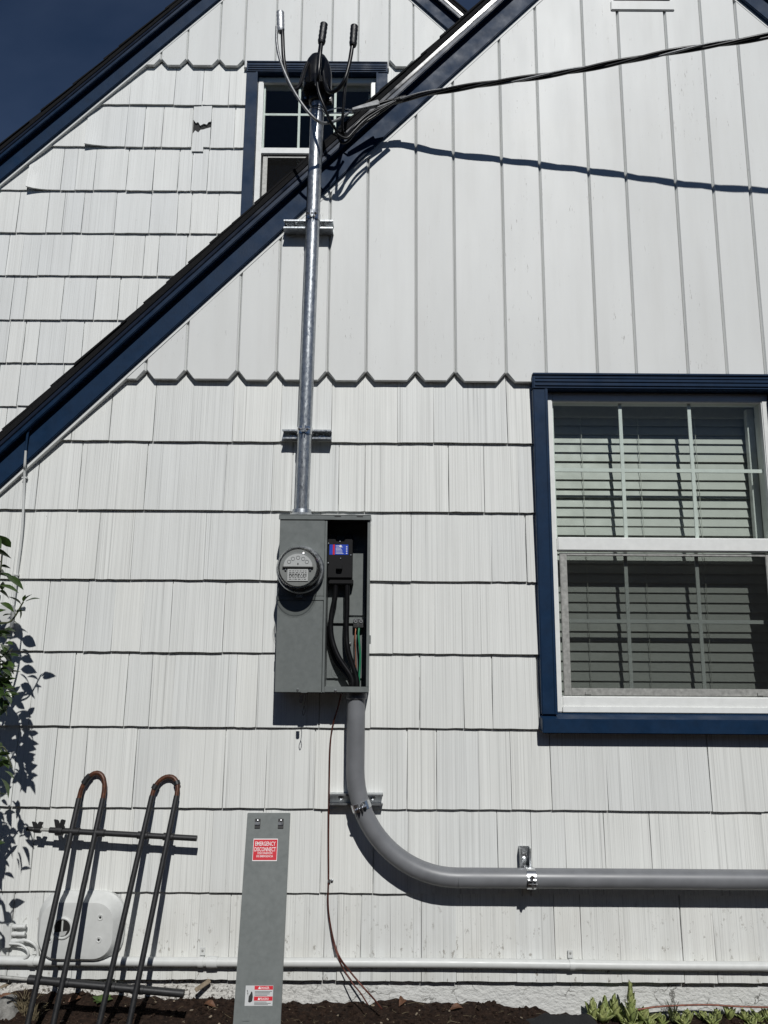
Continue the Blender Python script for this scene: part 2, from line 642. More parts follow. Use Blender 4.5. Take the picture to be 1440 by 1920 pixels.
# ------------------------------------------------------------------ ground
SOIL_TAB = [(-2.6, -0.045), (-1.7, -0.04), (-1.3, -0.035), (-1.0, -0.045), (-0.75, -0.05), (-0.5, -0.055), (-0.3, -0.06), (-0.1, -0.062), (0.05, -0.05),
            (0.25, -0.06), (0.42, -0.06), (0.6, -0.085), (0.75, -0.105), (1.0, -0.105), (1.4, -0.10), (1.8, -0.10), (2.8, -0.09)]


def soil_h(x, d):
    h = SOIL_TAB[-1][1] if x > 0 else SOIL_TAB[0][1]
    for (a, ha), (b, hb) in zip(SOIL_TAB, SOIL_TAB[1:]):
        if a <= x <= b:
            h = ha + (hb - ha) * (x - a) / (b - a)
    near = max(0.0, 1 - max(d, 0) / 0.5)
    base = -0.10
    if x < -0.6:
        base = -0.13
    h = base + (h - base) * near ** 1.3
    if -3 < x < 3 and -0.2 < d < 1.5:
        h += (noise.fractal(Vector((x * 9, d * 9, 3.1)), 0.7, 2.1, 5) * 0.016)
        h += (noise.fractal(Vector((x * 34, d * 34, 8.1)), 0.8, 2.1, 3) * 0.006)
    return h


xs = [-300, -80, -20, -8, -4] + [-2.6 + i * 0.02 for i in range(271)] + [4, 8, 20, 80, 300]
ds = [-300, -60, -10, -2, -0.3] + [-0.04 + i * 0.02 for i in range(33)] + [0.75, 0.95, 1.3, 2, 3.5, 7, 15, 40, 120, 300]
g = MB()
for d in ds:
    for x in xs:
        g.v.append(V(x, d, soil_h(x, d)))
W = len(xs)
for j in range(len(ds) - 1):
    for i in range(W - 1):
        g.f.append((j * W + i, j * W + i + 1, (j + 1) * W + i + 1, (j + 1) * W + i))
kind(build(g, 'ground', M_SOIL, keep=True, smooth=True, angle=180), 'structure')

# ------------------------------------------------------------------ evergreens added out of view to block low sky and deepen shadows
rh = random.Random(3)
sky_block_hedge = tag(empty('sky_block_hedge', V(0, 9.6, -.1)), 'unseen evergreen row added behind the camera to keep low sky light off the house', 'sky_block_hedge')
hm = MB()
NXH, NZH = 90, 16
for side in (0, 1):
    for j in range(NZH + 1):
        for i in range(NXH + 1):
            x = -16 + 32 * i / NXH
            zz = -.15 + 4.7 * j / NZH
            bulge = .35 * noise.fractal(Vector((x * .8, zz * .8, side * 7)), 1, 2, 4)
            d = (9.7 if side == 0 else 10.9) - (bulge if side == 0 else -bulge)
            hm.v.append(V(x, d, zz + (.25 * noise.noise(Vector((x * .9, 3, 1))) if j == NZH else 0)))
NV = (NXH + 1) * (NZH + 1)
for side in (0, 1):
    for j in range(NZH):
        for i in range(NXH):
            o_ = side * NV + j * (NXH + 1) + i
            hm.f.append((o_, o_ + 1, o_ + NXH + 2, o_ + NXH + 1))
for i in range(NXH):
    o_ = NZH * (NXH + 1) + i
    hm.f.append((o_, o_ + 1, o_ + 1 + NV, o_ + NV))
build(hm, 'inner_growth', M_STEM, sky_block_hedge, smooth=True, angle=180)
hl = MB()
for _ in range(9000):
    x = rh.uniform(-16, 16)
    zz = rh.uniform(-.1, 4.65)
    d = 9.68 - .35 * noise.fractal(Vector((x * .8, zz * .8, 0)), 1, 2, 4) - rh.uniform(-.02, .14)
    c = V(x, d, zz)
    a = Vector((rh.uniform(-1, 1), rh.uniform(-.6, .6), rh.uniform(-1, 1))).normalized() * rh.uniform(.05, .12)
    b = Vector((rh.uniform(-1, 1), rh.uniform(-1, 1), rh.uniform(-1, 1))).cross(a).normalized() * rh.uniform(.03, .06)
    hl.add([c - a, c - b, c + a, c + b], [(0, 1, 2, 3)])
kind(build(hl, 'foliage', M_LEAF, sky_block_hedge), 'stuff')

# ------------------------------------------------------------------ house
house = tag(empty('house', (0, 0, 0)), 'white shake-sided house with two steep gables and navy blue trim', 'house')
D_BD = 0.038                       # face of the vertical boards
D_R0, D_R1, D_RD, D_RE = 0.056, 0.090, 0.093, 0.101
REAR = -1.25


class Gable:
    def __init__(s, a, b, right, d0):
        s.d0 = d0
        s.A, s.B = px(*a, d0 + D_R0), px(*b, d0 + D_R0)
        s.A.y = s.B.y = 0
        s.u = (s.B - s.A).normalized()
        s.n = Vector((-s.u.z, 0, s.u.x))
        r = px(*right, d0 + D_R0)
        m = s.u.z / s.u.x
        s.m = m
        xl = s.A.x + (r.z - s.A.z) / m
        s.xc = (xl + r.x) / 2
        s.zr = s.A.z + m * (s.xc - s.A.x)

    def clip(s, mb, off=0.03):
        mb.clip(s.A + s.n * off, s.n)
        nr = Vector((-s.n.x, 0, s.n.z))
        ar = Vector((2 * s.xc - s.A.x, 0, s.A.z))
        mb.clip(ar + nr * off, nr)
        return mb

    def band(s, n0, n1, d0, d1, l0, l1, parent, name, mat, bevel=0.0, sides=(0, 1)):
        for sd in sides:
            P = lambda l, n, d: s.A + s.u * l + s.n * n + Vector((0, -d, 0))
            mb = MB().hexa([P(l0, n0, d0), P(l1, n0, d0), P(l1, n0, d1), P(l0, n0, d1),
                            P(l0, n1, d0), P(l1, n1, d0), P(l1, n1, d1), P(l0, n1, d1)])
            mb.clip(Vector((s.xc - 0.001, 0, 0)), Vector((1, 0, 0)))
            if sd:
                mb.mirror(s.xc)
            build(mb, name, mat, parent, bevel=bevel)


FG = Gable((0, 910), (1000, 3), (1395, 0), 0.0)
RG = Gable((0, 338), (408, 0), (778, 0), REAR)
XL, XR = -2.25, 2 * FG.xc + 2.25 if False else 2.75

# window geometry (world metres)
W_X0 = 0.648                      # outer edge of the left casing
W_Z1 = px(1100, 704, 0.055).z     # top of head casing
W_CW = 0.064
W_ZS = px(1100, 1341, 0.055).z    # top of blue sill
WO0, WO1 = W_X0 + W_CW, W_X0 + W_CW + 0.985
W_XR = WO1 + W_CW
WOZ1 = W_Z1 - 0.062
WOZ0 = W_ZS

# sheathing with the window opening
wall = MB()
BOT = -0.15
wall.box(XL, WO0, -0.12, 0.004, 0.03, 5.6)
wall.box(WO0, WO1, -0.12, 0.004, WOZ1, 5.6)
wall.box(WO0, WO1, -0.12, 0.004, 0.03, WOZ0)
wall.box(WO1, XR, -0.12, 0.004, 0.03, 5.6)
FG.clip(wall, 0.10)
front_wall = build(wall, 'front_wall', M_BD, house)
found = MB().box(XL, XR, -0.2, -0.004, -0.4, 0.045)
build(found, 'foundation', M_CONC, house)
side = MB().box(XL, XL + 0.1, -1.25, -0.12, 0.03, FG.A.z + FG.m * (XL - FG.A.x) + 0.05)
build(side, 'side_wall', M_SH, house)


def shingle(x0, x1, zb, zt, parent, mat, d0=0.0, lift=(0, 0), gab=None, cut=None, gap=None, thick=0.0145):
    gl = random.choice((0.0004, 0.0007, 0.0011, 0.0018)) if gap is None else gap
    x0 += gl
    x1 -= gl
    if x1 - x0 < 0.015:
        return None
    nx = 5
    dz = random.uniform(-0.0013, 0.0013)
    th = thick + random.uniform(-0.0015, 0.002)
    tl = [random.uniform(-0.003, 0.003) for _ in range(2)]
    warp = [random.uniform(-0.001, 0.0012) for _ in range(nx + 1)]
    vs, fs = [], []
    H = zt - zb
    for j, t in enumerate((0.0, 0.45, 1.0)):
        for i in range(nx + 1):
            k = i / nx
            xx = x0 + (x1 - x0) * k + (tl[0] * (1 - k) + tl[1] * k) * t
            lf = (lift[0] * (1 - k) ** 3 + lift[1] * k ** 3) * (1 - t) ** 2
            z = zb + H * t + (dz + random.uniform(-0.0012, 0.0012) + lf * 0.25 if j == 0 else 0)
            d = d0 + 0.009 + (th) * (1 - t) + warp[i] * (1 - t * 0.6) + lf
            vs.append(V(xx, d, z))
    for i in range(nx + 1):                      # back edge at the butt
        v = vs[i]
        vs.append(V(v.x, -v.y - th + 0.002, v.z))
    for i in (0, nx):                            # back edge at the top
        v = vs[2 * (nx + 1) + i]
        vs.append(V(v.x, -v.y - 0.006, v.z))
    R = nx + 1
    for j in range(2):
        for i in range(nx):
            fs.append((j * R + i, j * R + i + 1, (j + 1) * R + i + 1, (j + 1) * R + i))
    for i in range(nx):
        fs.append((3 * R + i, 3 * R + i + 1, i + 1, i))
    fs.append((3 * R, 0, R, 2 * R, 4 * R))
    fs.append((3 * R + nx, 4 * R + 1, 2 * R + nx, R + nx, nx))
    fs.append(tuple([3 * R + i for i in range(nx, -1, -1)] + [4 * R, 4 * R + 1]))
    mb = MB().add(vs, fs)
    if cut:
        for co, no in cut:
            mb.clip(co, no)
            if not mb.f:
                return None
    if gab:
        gab.clip(mb, 0.02)
        if not mb.f:
            return None
    return build(mb, 'shingle', mat, parent, smooth=True, angle=25)


def fill(xsj, x0, x1, lo=0.14, hi=0.30):
    xsj = sorted(xsj)
    while xsj[0] > x0:
        xsj.insert(0, xsj[0] - random.uniform(lo, hi))
    while xsj[-1] < x1:
        xsj.append(xsj[-1] + random.uniform(lo, hi))
    return [min(max(x, x0), x1) for x in xsj]


BUTT = [2.1801, 1.8727, 1.5750, 1.2735, 0.9734, 0.6585, 0.3428, 0.026]
Z_BDB = px(700, 713, D_BD).z
MID = [770, 890, 1020, 1150, 1290, 1440, 1590, 1750]
JN = [[290, 438, 527, 622, 746, 813, 951],
      [150, 274, 422, 468, 510, 548, 635, 685, 841],
      [30, 120, 183, 249, 385, 490, 600, 771, 921],
      [87, 161, 213, 267, 321, 420, 494, 640, 737, 815, 901],
      [60, 137, 236, 283, 325, 442, 482, 600, 695, 787, 870, 923],
      [28, 100, 159, 252, 335, 420, 499, 590, 680, 763, 819, 898, 958, 1033, 1137, 1330],
      [62, 170, 247, 302, 396, 490, 601, 700, 765, 822, 934, 997, 1061, 1135, 1222, 1290, 1397],
      [20, 75, 140, 221, 327, 371, 430, 520, 607, 632, 676, 732, 790, 855, 967, 1040, 1090, 1162, 1278, 1340]]
for k in range(8):
    zb = BUTT[k]
    zt = (BUTT[k - 1] if k else Z_BDB) + 0.03
    xj = fill([px(x, MID[k], 0.02).x for x in JN[k]], XL, XR)
    for a, b in zip(xj, xj[1:]):
        pieces = [(a, b)]
        if zb < W_Z1 and zt > WOZ0 + 0.02 and zb > WOZ0 - 0.15 and k <= 4:
            pieces = []
            if a < W_X0 + 0.012:
                pieces.append((a, min(b, W_X0 + 0.012)))
            if b > W_XR - 0.012:
                pieces.append((max(a, W_XR - 0.012), b))
        for p, q in pieces:
            if q - p < 0.01:
                continue
            zt2 = zt
            if k == 5 and q > W_X0 and p < W_XR:
                zt2 = WOZ0 - 0.02
            shingle(p, q, zb, zt2, front_wall, M_SH, gab=FG)


def board(x0, x1, zb, zt, parent, mat, d1, gab=None, cl=True, cr=True, dback=0.012, groove=0.0078, notch=0.040):
    """vertical board with V-grooved long edges and clipped lower corners"""
    e = 0.0
    gd = 0.011
    d1 += random.uniform(-0.001, 0.001)
    zb += random.uniform(-0.002, 0.002)
    nl, nr = (notch if cl else 0), (notch if cr else 0)
    outer = [(x0 + 0.0008, zb + nl), (x0 + nl, zb), (x1 - nr, zb), (x1 - 0.0008, zb + nr), (x1 - 0.0008, zt), (x0 + 0.0008, zt)]
    inner = [(x0 + groove, zb + nl + (groove * 0.2 if cl else 0.004)), (x0 + max(nl, groove), zb + 0.001), (x1 - max(nr, groove), zb + 0.001),
             (x1 - groove, zb + nr + (groove * 0.2 if cr else 0.004)), (x1 - groove, zt), (x0 + groove, zt)]
    vs = [V(x, dback, z) for x, z in outer] + [V(x, d1 - gd, z) for x, z in outer] + [V(x, d1, z) for x, z in inner]
    # lower end stays full thickness
    fs = [tuple(range(6))[::-1]]
    for i in range(6):
        j = (i + 1) % 6
        fs.append((i, j, j + 6, i + 6))
        fs.append((i + 6, j + 6, j + 12, i + 12))
    fs.append(tuple(range(12, 18)))
    mb = MB().add(vs, fs)
    for i in (1, 2):
        mb.v[6 + i] = V(outer[i][0], d1 - 0.001, outer[i][1])
    mb.v[6] = V(x0 + 0.0008, d1 - gd, outer[0][1])
    if gab:
        gab.clip(mb, 0.02)
    if mb.f:
        return build(mb, 'board', mat, parent, bevel=0.0)


bj = [px(x, 690, D_BD).x for x in [273, 348, 445, 518, 613, 686, 780, 854, 949, 1024, 1120, 1193, 1290, 1363]]
while bj[0] > XL:
    bj.insert(0, bj[0] - (0.175 if len(bj) % 2 else 0.235))
while bj[-1] < XR - 0.2:
    bj.append(bj[-1] + (0.23 if len(bj) % 2 else 0.17))
for a, b in zip(bj, bj[1:]):
    zb = Z_BDB
    cl = cr = True
    if b > W_X0 + 0.02 and a < W_XR - 0.02:
        zb = W_Z1 - 0.02
        if a >= W_X0 - 0.02:
            cl = cr = False
    if a < W_X0 < b and b - W_X0 > 0.02:        # board that straddles the casing corner
        board(a, b, Z_BDB, 5.6, front_wall, M_BD, D_BD, FG, True, False)
        continue
    board(a, b, zb, 5.6, front_wall, M_BD, D_BD, FG, cl, cr)

# gable vent
vx0, vx1 = px(1158, 10, 0.05).x, px(1254, 10, 0.05).x
vz0 = px(1200, 15, 0.055).z
vent = empty('gable_vent', ((vx0 + vx1) / 2, 0, vz0), house)
build(MB().box(vx0 - 0.03, vx1 + 0.03, D_BD - 0.004, 0.0455, vz0, vz0 + 0.052), 'sill', M_BD, vent, bevel=0.003)
build(MB().box(vx0 - 0.012, vx0 + 0.045, D_BD, 0.055, vz0 + 0.055, vz0 + 0.5), 'side_trim', M_BD, vent, bevel=0.003)
build(MB().box(vx1 - 0.045, vx1 + 0.012, D_BD, 0.055, vz0 + 0.055, vz0 + 0.5), 'side_trim', M_BD, vent, bevel=0.003)
build(MB().box(vx0 + 0.045, vx1 - 0.045, D_BD, 0.042, vz0 + 0.055, vz0 + 0.5), 'backing', M_ROOM, vent)
for k in range(7):
    z = vz0 + 0.075 + k * 0.06
    build(MB().hexa([V(vx0 + .045, .043, z + .03), V(vx1 - .045, .043, z + .03), V(vx1 - .045, .058, z), V(vx0 + .045, .058, z),
                     V(vx0 + .045, .043, z + .036), V(vx1 - .045, .043, z + .036), V(vx1 - .045, .058, z + .006), V(vx0 + .045, .058, z + .006)]),
          'louvre', M_BD, vent)


# roofs and rakes
def roof(G, back, l0, name):
    d0 = G.d0
    L = (G.zr - G.A.z) / G.u.z + 0.6
    r = MB()
    rf = empty(name, (G.xc, -d0, G.zr), house)
    G.band(-0.016, 0.0, d0 + 0.012, d0 + 0.040, l0, L, rf, 'frieze_moulding', M_BD)
    G.band(0.0, 0.090, d0 - 0.05, d0 + D_R0, l0, L, rf, 'rake_board', M_BLUE, 0.003)
    G.band(0.090, 0.112, d0 - 0.05, d0 + D_R1, l0, L, rf, 'rake_trim', M_BLUEG, 0.003)
    G.band(0.112, 0.129, d0 - 0.05, d0 + D_RD, l0, L, rf, 'drip_edge', M_DRIP, 0.002)
    G.band(0.1135, 0.132, d0 + back, d0 - 0.0501, l0, L, rf, 'roof_deck', M_ROOM)
    # shingle courses, each overlapping the one below
    l = l0 - 0.02
    while l < L:
        e = random.uniform(-0.008, 0.004)
        for sd in (0, 1):
            P = lambda q, n, d: G.A + G.u * q + G.n * n + Vector((0, -d, 0))
            w = random.uniform(-0.004, 0.004)
            mb = MB().hexa([P(l + w, .153, d0 + back), P(l + .30, .149, d0 + back), P(l + .30, .149, d0 + D_RE + e), P(l + w, .153, d0 + D_RE + e),
                            P(l + w, .163, d0 + back), P(l + .30, .153, d0 + back), P(l + .30, .153, d0 + D_RE + e), P(l + w, .163, d0 + D_RE + e)])
            mb.clip(Vector((G.xc - 0.001, 0, 0)), Vector((1, 0, 0)))
            if sd:
                mb.mirror(G.xc)
            build(mb, 'roof_shingle', M_ROOF, rf)
        l += 0.135
    G.band(0.129, 0.150, d0 - 0.05, d0 + D_RD + 0.004, l0, L, rf, 'starter_strip', M_ROOF)


roof(FG, -1.32, -0.75, 'front_roof')
roof(RG, -4.0, -1.5, 'rear_roof')

# ---------------- rear gable wall
RXL, RXR = -3.4, 2.2
rwin_l = px(457, 250, REAR + 0.055).x
rwin_r = px(727, 118, REAR + 0.055).x
rwin_t = px(590, 118, REAR + 0.055).z
rwin_b = px(590, 118, REAR + 0.055).z - 1.28
RCW = 0.075
ro0, ro1 = rwin_l + RCW, rwin_r - RCW
roz1, roz0 = rwin_t - 0.07, rwin_b
rw = MB()
rw.box(RXL, ro0, REAR - 0.12, REAR + 0.004, 1.0, 7.2)
rw.box(ro0, ro1, REAR - 0.12, REAR + 0.004, roz1, 7.2)
rw.box(ro0, ro1, REAR - 0.12, REAR + 0.004, 1.0, roz0)
rw.box(ro1, RXR, REAR - 0.12, REAR + 0.004, 1.0, 7.2)
RG.clip(rw, 0.10)
rear_wall = build(rw, 'rear_wall', M_BD, house)
RBUTT = [4.8168, 4.5071, 4.1926, 3.8924, 3.5985, 3.3000, 3.0149, 2.7357, 2.45, 2.16]
RMID = [160, 236, 316, 397, 477, 560, 640, 722, 800, 880]
RJN = [[245, 328, 381, 430], [163, 237, 271, 305, 361, 396, 440], [55, 117, 144, 178, 239, 289, 335, 360, 390],
       [34, 89, 119, 155, 217, 282, 333, 358, 409], [14, 42, 74, 133, 210, 270, 297, 350], [22, 48, 117, 178, 223, 258],
       [15, 45, 72, 122, 155, 217], [35, 117, 160], [10, 60, 110], [40, 90]]
RZB = px(400, 122, REAR + D_BD).z
for k in range(10):
    zb = RBUTT[k]
    zt = (RBUTT[k - 1] if k else RZB) + 0.03
    xj = fill([px(x, RMID[k], REAR + .02).x for x in RJN[k]], RXL, RXR, 0.1, 0.3)
    for a, b in zip(xj, xj[1:]):
        pieces = [(a, b)]
        if zt > rwin_b and zb < rwin_t:
            pieces = []
            if a < rwin_l + 0.012:
                pieces.append((a, min(b, rwin_l + 0.012)))
            if b > rwin_r - 0.012:
                pieces.append((max(a, rwin_r - 0.012), b))
        for p, q in pieces:
            if q - p < 0.01:
                continue
            ca = (p + q) / 2
            lift = (0, 0)
            if random.random() < 0.12:
                lift = (random.uniform(0, 0.008), random.uniform(0, 0.008))
            if k == 1 and abs(p - px(163, 236, REAR + .02).x) < 0.01:
                lift = (0.022, 0)
            if k == 2 and abs(p - px(55, 316, REAR + .02).x) < 0.01:
                lift = (0.03, 0)
            if k == 1 and abs(p - px(361, 236, REAR + .02).x) < 0.01:
                # the split shingle: an upper stub with a ragged end and the loose lower half that slipped down
                zs = px(375, 236, REAR + .02).z
                stub = MB()
                pts = [(p + .002, zt), (q - .002, zt), (q - .002, zs + .035), (q - .02, zs + .03), (q - .03, zs + .012), (q - .05, zs + .018),
                       (p + .05, zs + .004), (p + .035, zs + .03), (p + .02, zs + .022), (p + .002, zs + .05)]
                stub.prism([(x, z) for x, z in pts], REAR + .008, REAR + .018)
                build(stub, 'shingle', M_SHR, rear_wall)
                low = MB()
                pts = [(p + .004, zb - .03), (q - .045, zb - .03), (q - .045, zb + .002), (q - .003, zb), (q - .003, zs - .012), (q - .03, zs - .02),
                       (q - .05, zs - .028), (p + .055, zs - .03), (p + .04, zs - .05), (p + .02, zs - .035), (p + .004, zs - .06)]
                low.prism(pts, REAR + .010, REAR + .022)
                build(low, 'shingle', M_SHR, rear_wall)
                build(MB().box(p, q, REAR + .0045, REAR + .0075, zs - .08, zs + .06), 'dark_hole_sheet', M_ROOM, rear_wall)  # dark sheet behind the break in the shingle
                continue
            shingle(p, q, zb + random.uniform(-.002, .002), zt, rear_wall, M_SHR, d0=REAR, lift=lift, gab=RG, gap=random.uniform(.001, .0035), thick=0.015)
rbj = [px(x, 60, REAR + D_BD).x for x in [255, 305, 353, 413, 460, 518, 565, 623, 672, 730, 775, 835]]
for a, b in zip(rbj, rbj[1:]):
    if b > rwin_l + 0.02 and a < rwin_r - 0.02:
        board(a, b, rwin_t - 0.02, 7.2, rear_wall, M_BD, REAR + D_BD, RG, False, False, REAR + .012, notch=.045)
    else:
        board(a, b, RZB, 7.2, rear_wall, M_BD, REAR + D_BD, RG, True, True, REAR + .012, notch=.045)


# ---------------- windows
def make_window(name, X0, X1, O0, O1, ZT, OZ1, OZ0, base, glass_split, muntin_h, lites, frame_w, rail_h, bottom_h, screen=True, sill=True):
    w = empty(name, ((X0 + X1) / 2, -base, OZ0), house)
    cf = base + 0.055
    cas = []
    for s, (a, b) in enumerate(((X0, O0), (O1, X1))):
        c = build(MB().box(a, b, base + 0.003, cf, OZ0, OZ1), 'casing', M_BLUE, w, bevel=0.004)
        inn = (O0 - 0.012, O0) if s == 0 else (O1, O1 + 0.012)
        build(MB().box(inn[0], inn[1], cf, cf + 0.004, OZ0 + 0.002, OZ1), 'bead', M_BLUE, c, bevel=0.0015)
    h = build(MB().box(X0, X1, base + 0.003, cf + 0.002, OZ1, ZT), 'head_casing', M_BLUE, w, bevel=0.004)
    for q in (0.012, 0.030, 0.046):
        build(MB().box(X0 + 0.01, X1 - 0.01, cf + 0.002, cf + 0.008 - q * 0.05, OZ1 + q, OZ1 + q + 0.009), 'moulding', M_BLUE, h, bevel=0.002)
    build(MB().box(X0 + 0.001, X1 - 0.001, base + 0.003, cf + 0.007, ZT, ZT + 0.010), 'drip_cap', M_BLUE, h, bevel=0.002)
    if sill:
        z = OZ0
        s = build(MB().hexa([V(X0 - .004, base + .003, z - .062), V(X1 + .004, base + .003, z - .062), V(X1 + .004, cf + .024, z - .070), V(X0 - .004, cf + .024, z - .070),
                             V(X0 - .004, base + .003, z + .006), V(X1 + .004, base + .003, z + .006), V(X1 + .004, cf + .024, z - .014), V(X0 - .004, cf + .024, z - .014)]),
                  'sill', M_BLUE, w, bevel=0.003)
    ff = base + 0.012
    fr = MB()
    fr.box(O0, O0 + frame_w, base - 0.06, ff, OZ0 + 0.006, OZ1 - 0.002)
    build(fr, 'jamb', M_VINYL, w, bevel=0.004)
    build(MB().box(O1 - frame_w, O1, base - 0.06, ff, OZ0 + 0.006, OZ1 - 0.002), 'jamb', M_VINYL, w, bevel=0.004)
    i0, i1 = O0 + frame_w, O1 - frame_w
    zt = OZ1 - 0.042
    build(MB().box(i0, i1, base - 0.06, ff - .002, zt, OZ1 - 0.002), 'head', M_VINYL, w, bevel=0.003)
    zb = OZ0 + bottom_h
    build(MB().box(i0, i1, base - 0.06, ff - .002, OZ0 + 0.007, zb), 'frame_sill', M_VINYL, w, bevel=0.004)
    build(MB().box(i0, i1, ff - .002, ff + .004, OZ0 + 0.007, OZ0 + bottom_h * 0.45), 'sill_lip', M_VINYL, w, bevel=0.002)
    zs = glass_split
    rail = build(MB().box(i0, i1, base - 0.045, ff + .006, zs, zs + rail_h), 'meeting_rail', M_VINYL, w, bevel=0.004)
    # upper sash
    gu = base - 0.015
    us = empty('upper_sash', ((i0 + i1) / 2, -gu, zs + rail_h), w)
    build(MB().box(i0, i1, gu - .001, gu + .001, zs + rail_h, zt), 'pane', M_GLASS, us)
    build(MB().box(i1 - .020, i1 + .012, gu - .10, gu - .07, zs + rail_h - .02, zt), 'stile', M_VINYL, us, bevel=.002)
    build(MB().box(i0, i0 + .010, gu - .03, gu - .002, zs + rail_h, zt), 'stile', M_VINYL, us, bevel=.002)
    gw = (i1 - i0)
    mw = 0.0078
    for k in range(1, lites):
        xm = i0 + gw * k / lites
        build(MB().box(xm - mw, xm + mw, gu - .010, gu - .004, zs + rail_h, zt), 'muntin', M_VINYL, us, bevel=.001)
    build(MB().box(i0, i1, gu - .0098, gu - .0042, muntin_h[0] - mw, muntin_h[0] + mw), 'muntin', M_VINYL, us)
    # lower sash
    gl = base - 0.040
    ls = empty('lower_sash', ((i0 + i1) / 2, -gl, zb), w)
    build(MB().box(i0, i1, gl - .001, gl + .001, zb, zs), 'pane', M_GLASS, ls)
    for k in range(1, lites):
        xm = i0 + gw * k / lites
        build(MB().box(xm - mw, xm + mw, gl - .010, gl - .004, zb, zs), 'muntin', M_VINYL, ls, bevel=.001)
    build(MB().box(i0, i1, gl - .0098, gl - .0042, muntin_h[1] - mw, muntin_h[1] + mw), 'muntin', M_VINYL, ls)
    if screen:
        sd = base - 0.004
        sc = empty('screen', ((i0 + i1) / 2, -sd, zb), w)
        sw = 0.030
        for a, b, c, d in ((i0 + .012, i0 + .012 + sw, zb + .002, zs - .008), (i1 - .001 - sw, i1 - .001, zb + .002, zs - .008),
                           (i0 + .012 + sw, i1 - .001 - sw, zb + .002, zb + .002 + sw), (i0 + .012 + sw, i1 - .001 - sw, zs - .008 - .012, zs - .008)):
            build(MB().box(a, b, sd - .006, sd + .006, c, d), 'screen_frame', M_SCRF, sc, bevel=.002)
        build(MB().box(i0 + .012 + sw, i1 - .001 - sw, sd - .0005, sd + .0005, zb + .002 + sw, zs - .020), 'mesh', M_SCREEN, sc)
        for xx in (i0 + .11, i1 - .1):
            build(MB().box(xx - .012, xx + .012, sd + .006, sd + .012, zb + .006, zb + .018), 'screen_clip', M_SCRF, sc, bevel=.001)
    # dark room behind
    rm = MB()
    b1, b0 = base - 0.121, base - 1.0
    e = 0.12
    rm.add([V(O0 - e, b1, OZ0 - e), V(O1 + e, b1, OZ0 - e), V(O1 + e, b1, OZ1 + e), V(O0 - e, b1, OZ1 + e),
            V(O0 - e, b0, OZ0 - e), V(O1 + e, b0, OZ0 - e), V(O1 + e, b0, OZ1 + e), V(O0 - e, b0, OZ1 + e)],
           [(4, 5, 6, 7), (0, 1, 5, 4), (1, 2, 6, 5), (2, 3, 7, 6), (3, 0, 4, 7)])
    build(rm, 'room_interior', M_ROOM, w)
    return i0, i1, zb, zs, zt


zsplit = px(1200, 1033, 0.02).z
iv = make_window('window', W_X0, W_XR, WO0, WO1, W_Z1, WOZ1, WOZ0, 0.0, zsplit, (px(1200, 882, -.02).z, px(1200, 1165, -.045).z), 3, 0.030, 0.058, 0.072)
rz = px(590, 288, REAR + 0.02).z
make_window('window', rwin_l, rwin_r, ro0, ro1, rwin_t, roz1, roz0, REAR, rz, (px(560, 215, REAR - .02).z, rz - 0.33), 3, 0.035, 0.045, 0.06)

# blind inside the lower window
bl = tag(empty('window_blind', ((WO0 + WO1) / 2, 0.13, iv[2])), 'white slatted horizontal blind hanging closed inside the large window', 'window blind')
z = WOZ1 - 0.075
bx0, bx1 = WO0 - 0.02, WO1 + 0.03
build(MB().box(bx0, bx1, -0.155, -0.11, z, WOZ1 - 0.01), 'head_rail', M_SLAT, bl, bevel=.003)
SP = 0.0425
first = None
k = 0
zz = z - 0.012
while zz > WOZ0 + 0.05:
    tilt = radians(76 + random.uniform(-1.5, 1.5))
    c = V((bx0 + bx1) / 2, -0.134 + random.uniform(-.001, .001), zz)
    ay = Vector((0, -cos(tilt), -sin(tilt))) * 0.0245
    az = Vector((0, sin(tilt), -cos(tilt))) * 0.0014
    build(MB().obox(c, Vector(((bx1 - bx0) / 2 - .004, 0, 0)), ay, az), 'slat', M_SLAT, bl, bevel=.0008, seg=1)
    zz -= SP
    k += 1
build(MB().box(bx0 + .004, bx1 - .004, -0.146, -0.122, zz - .004, zz + .018), 'bottom_rail', M_SLAT, bl, bevel=.003)
for q in (0.19, 0.455, 0.72):
    xx = WO0 + q * (WO1 - WO0)
    build(MB().tube([V(xx, -.118, z + .02), V(xx + .003, -.117, (z + zz) / 2), V(xx, -.118, zz)], .0013, 6), 'ladder_cord', M_CORD, bl)

# ------------------------------------------------------------------ meter panel
bxl, bxr = px(525, 968, .17).x, px(690, 968, .17).x
bxl = (px(525, 968, .17).x + px(516, 1300, .17).x) / 2
bxr = bxl + 0.368
bzt = px(600, 967, .17).z
bzb = px(600, 1299, .17).z
bxm = bxl + 0.188
BB, BF = 0.026, 0.172
mp = tag(empty('meter_panel', ((bxl + bxr) / 2, -BB, bzb)), 'grey steel meter panel on the shingles with its right compartment open', 'meter panel')
t = 0.0022
shell = MB()
shell.box(bxl, bxr, BB, BB + t, bzb, bzt)                       # back
shell.box(bxl, bxl + t, BB + t, BF, bzb, bzt)
shell.box(bxr - t, bxr, BB + t, BF - .004, bzb, bzt)
shell.box(bxl + t, bxr - t, BB + t, BF - .002, bzt - t, bzt)
shell.box(bxl + t, bxr - t, BB + t, BF - .006, bzb, bzb + t)
shell.box(bxm, bxm + t, BB + t, BF, bzb + t, bzt - t)           # middle partition
build(shell, 'enclosure', M_GREY, mp)
build(MB().box(bxl - .004, bxr + .003, BB, BF + .008, bzt + .0005, bzt + .004), 'hood', M_GREY, mp, bevel=.001)
build(MB().box(bxl - .004, bxr + .003, BF + .0055, BF + .0085, bzt - .018, bzt), 'hood_lip', M_GREY, mp, bevel=.001)
